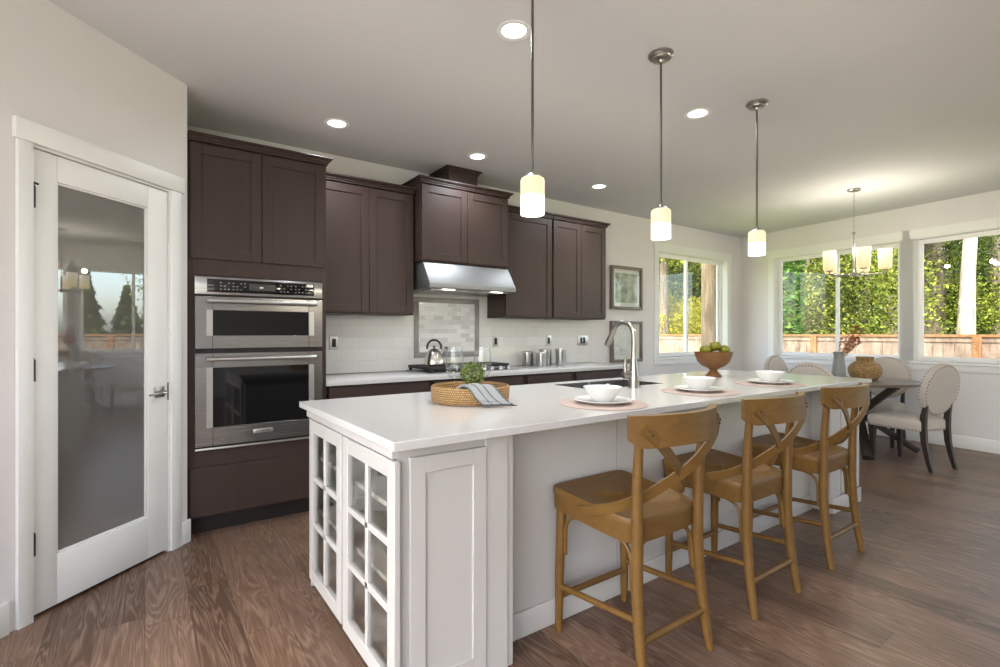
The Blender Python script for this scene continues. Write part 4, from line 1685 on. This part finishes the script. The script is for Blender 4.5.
# right windows
conifer('arborvitae', 'narrow dark green columnar evergreen at the left edge of the dining window', h=5.0, r=.42, leafm='leaf_hedge', barkm='bark', n=2600, leaf=.10, col=True, **T(786, 13.0))
tree('maple_tree', 'bright green leafy tree in the left half of the dining window', h=5.5, tr=.14, crown_z=3.3, rx=2.0, rz=2.4, leafm='leaf_a', barkm='bark', n=4200, leaf=.13, **T(806, 15.5))
tree('maple_tree', 'leafy tree with a bare grey trunk left of the dining window mullion', h=9, tr=.17, crown_z=6.3, rx=2.2, rz=2.8, leafm='leaf_a', barkm='bark', n=4200, leaf=.14, **T(829, 16.5))
tree('maple_tree', 'wide green leafy tree in the right half of the dining window', h=5.5, tr=.13, crown_z=3.3, rx=2.1, rz=2.6, leafm='leaf_a', barkm='bark', n=4600, leaf=.13, **T(866, 15.0))
tree('maple_tree', 'tall leafy tree behind the gap between the dining windows', h=9, tr=.22, crown_z=6.4, rx=2.4, rz=3.0, leafm='leaf_a', barkm='bark', n=4200, leaf=.15, **T(891, 17.0))
tree('fir_tree', 'dark trunked tree behind the left part of the right window', h=9, tr=.30, crown_z=5.7, rx=2.3, rz=2.4, leafm='leaf_b', barkm='bark', n=4200, leaf=.14, **T(935, 17.0))
tree('birch_tree', 'leaning white barked tree in the right window', h=10, tr=.165, crown_z=9.5, rx=2.2, rz=1.8, leafm='leaf_a', barkm='bark_pale', n=2400, leaf=.15, lean=(.45, -.35), **T(961, 14.0))
tree('birch_tree', 'thin white trunk just right of the leaning white tree', h=10, tr=.085, crown_z=9.5, rx=1.4, rz=1.2, leafm='leaf_a', barkm='bark_pale', n=1200, leaf=.15, **T(972, 14.6))
tree('maple_tree', 'green leafy tree at the right edge of the right window', h=6, tr=.16, crown_z=3.6, rx=2.2, rz=2.7, leafm='leaf_a', barkm='bark', n=4200, leaf=.14, **T(996, 16.0))
tree('maple_tree', 'low leafy tree behind the dark trunk in the right window', h=5.0, tr=.12, crown_z=2.8, rx=2.0, rz=2.0, leafm='leaf_a', barkm='bark', n=3800, leaf=.14, **T(948, 20.0))
far_labels = ['dark fir far behind the left edge of the dining window', 'dark fir far behind the left half of the dining window', 'dark fir far behind the dining window mullion', 'dark fir far behind the right half of the dining window',
              'dark fir far behind the wall between the dining windows', 'dark fir far behind the dark trunk of the right window', 'dark fir far behind the leaning white tree', 'dark fir far behind the right edge of the right window']
for (u, dd, hh), lab in zip(((775, 26, 8.5), (822, 33, 12), (846, 25, 10), (878, 34, 15), (908, 25, 11), (930, 34, 16), (967, 26, 12), (1000, 35, 15)), far_labels):
    x, y = at(u, dd)
    conifer('fir_tree', lab, x, y, hh, 2.1, 'leaf_b', 'bark', n=7500, leaf=.17, z0=.6)
for k, (x, y, hh) in enumerate(((24.0, .2, 4.4), (25.5, 1.5, 3.9), (24.5, 2.7, 5.0), (26.0, 4.0, 4.2), (24.5, 5.2, 3.7))):
    conifer('fir_tree', ('first', 'second', 'third', 'fourth', 'fifth')[k] + ' from the right in the row of small firs mirrored in the pantry door', x, y, hh, 1.35, 'leaf_b', 'bark', n=3600, leaf=.14, z0=.3, group='small firs far beyond the fence')
# back window
tree('maple_tree', 'green leafy tree at the top left of the back window', h=7, tr=.16, crown_z=5.2, rx=2.4, rz=2.4, leafm='leaf_a', barkm='bark', n=4600, leaf=.15, group='trees outside the back window', **T(664, 17.5))
tree('fir_tree', 'thick grey brown trunk in the right pane of the back window', h=10, tr=.125, crown_z=9.3, rx=2.2, rz=1.6, leafm='leaf_b', barkm='bark_brown', n=2400, leaf=.16, group='trees outside the back window', **T(709, 9.0))
tree('fir_tree', 'dark leafy tree behind the thick trunk outside the back window', h=9, tr=.24, crown_z=5.2, rx=2.6, rz=3.0, leafm='leaf_b', barkm='bark', n=4600, leaf=.17, group='trees outside the back window', **T(696, 21.0))
tree('maple_tree', 'green leafy tree at the right edge of the back window', h=8, tr=.16, crown_z=4.6, rx=2.4, rz=3.2, leafm='leaf_a', barkm='bark', n=4600, leaf=.16, group='trees outside the back window', **T(724, 18.5))
tree('shrub', 'big yellow green shrub above the fence in the back window', h=2.6, tr=.08, crown_z=2.35, rx=1.6, rz=1.35, leafm='leaf_c', barkm='bark', n=4200, leaf=.11, group='shrubs outside the back window', cat='shrub', **T(671, 18.3))
tree('shrub', 'yellow green shrub right of the mullion of the back window', h=2.2, tr=.08, crown_z=2.1, rx=1.4, rz=1.25, leafm='leaf_c', barkm='bark', n=3600, leaf=.11, group='shrubs outside the back window', cat='shrub', **T(694, 19.0))
for (u, dd, hh), lab in zip(((650, 26, 11), (683, 34, 13), (716, 26, 11), (740, 34, 13)), ('dark fir far outside the left edge of the back window', 'dark fir far behind the back window mullion', 'dark fir far behind the thick trunk of the back window', 'dark fir far outside the right edge of the back window')):
    x, y = at(u, dd)
    conifer('fir_tree', lab, x, y, hh, 2.1, 'leaf_b', 'bark', n=7000, leaf=.17, z0=.6, group='trees outside the back window')
hg = thing('hedge', 'low clipped green hedge just below the back window', 'hedge', (7.6, 6.6, GZ))
hm = MB()
leaves(hm, [Vector((random.uniform(-1.6, 1.6), random.uniform(-.3, .3), random.uniform(0, 1.08))) for i in range(5200)], .06)
hm.build('foliage', 'leaf_hedge', hg, auto=0)
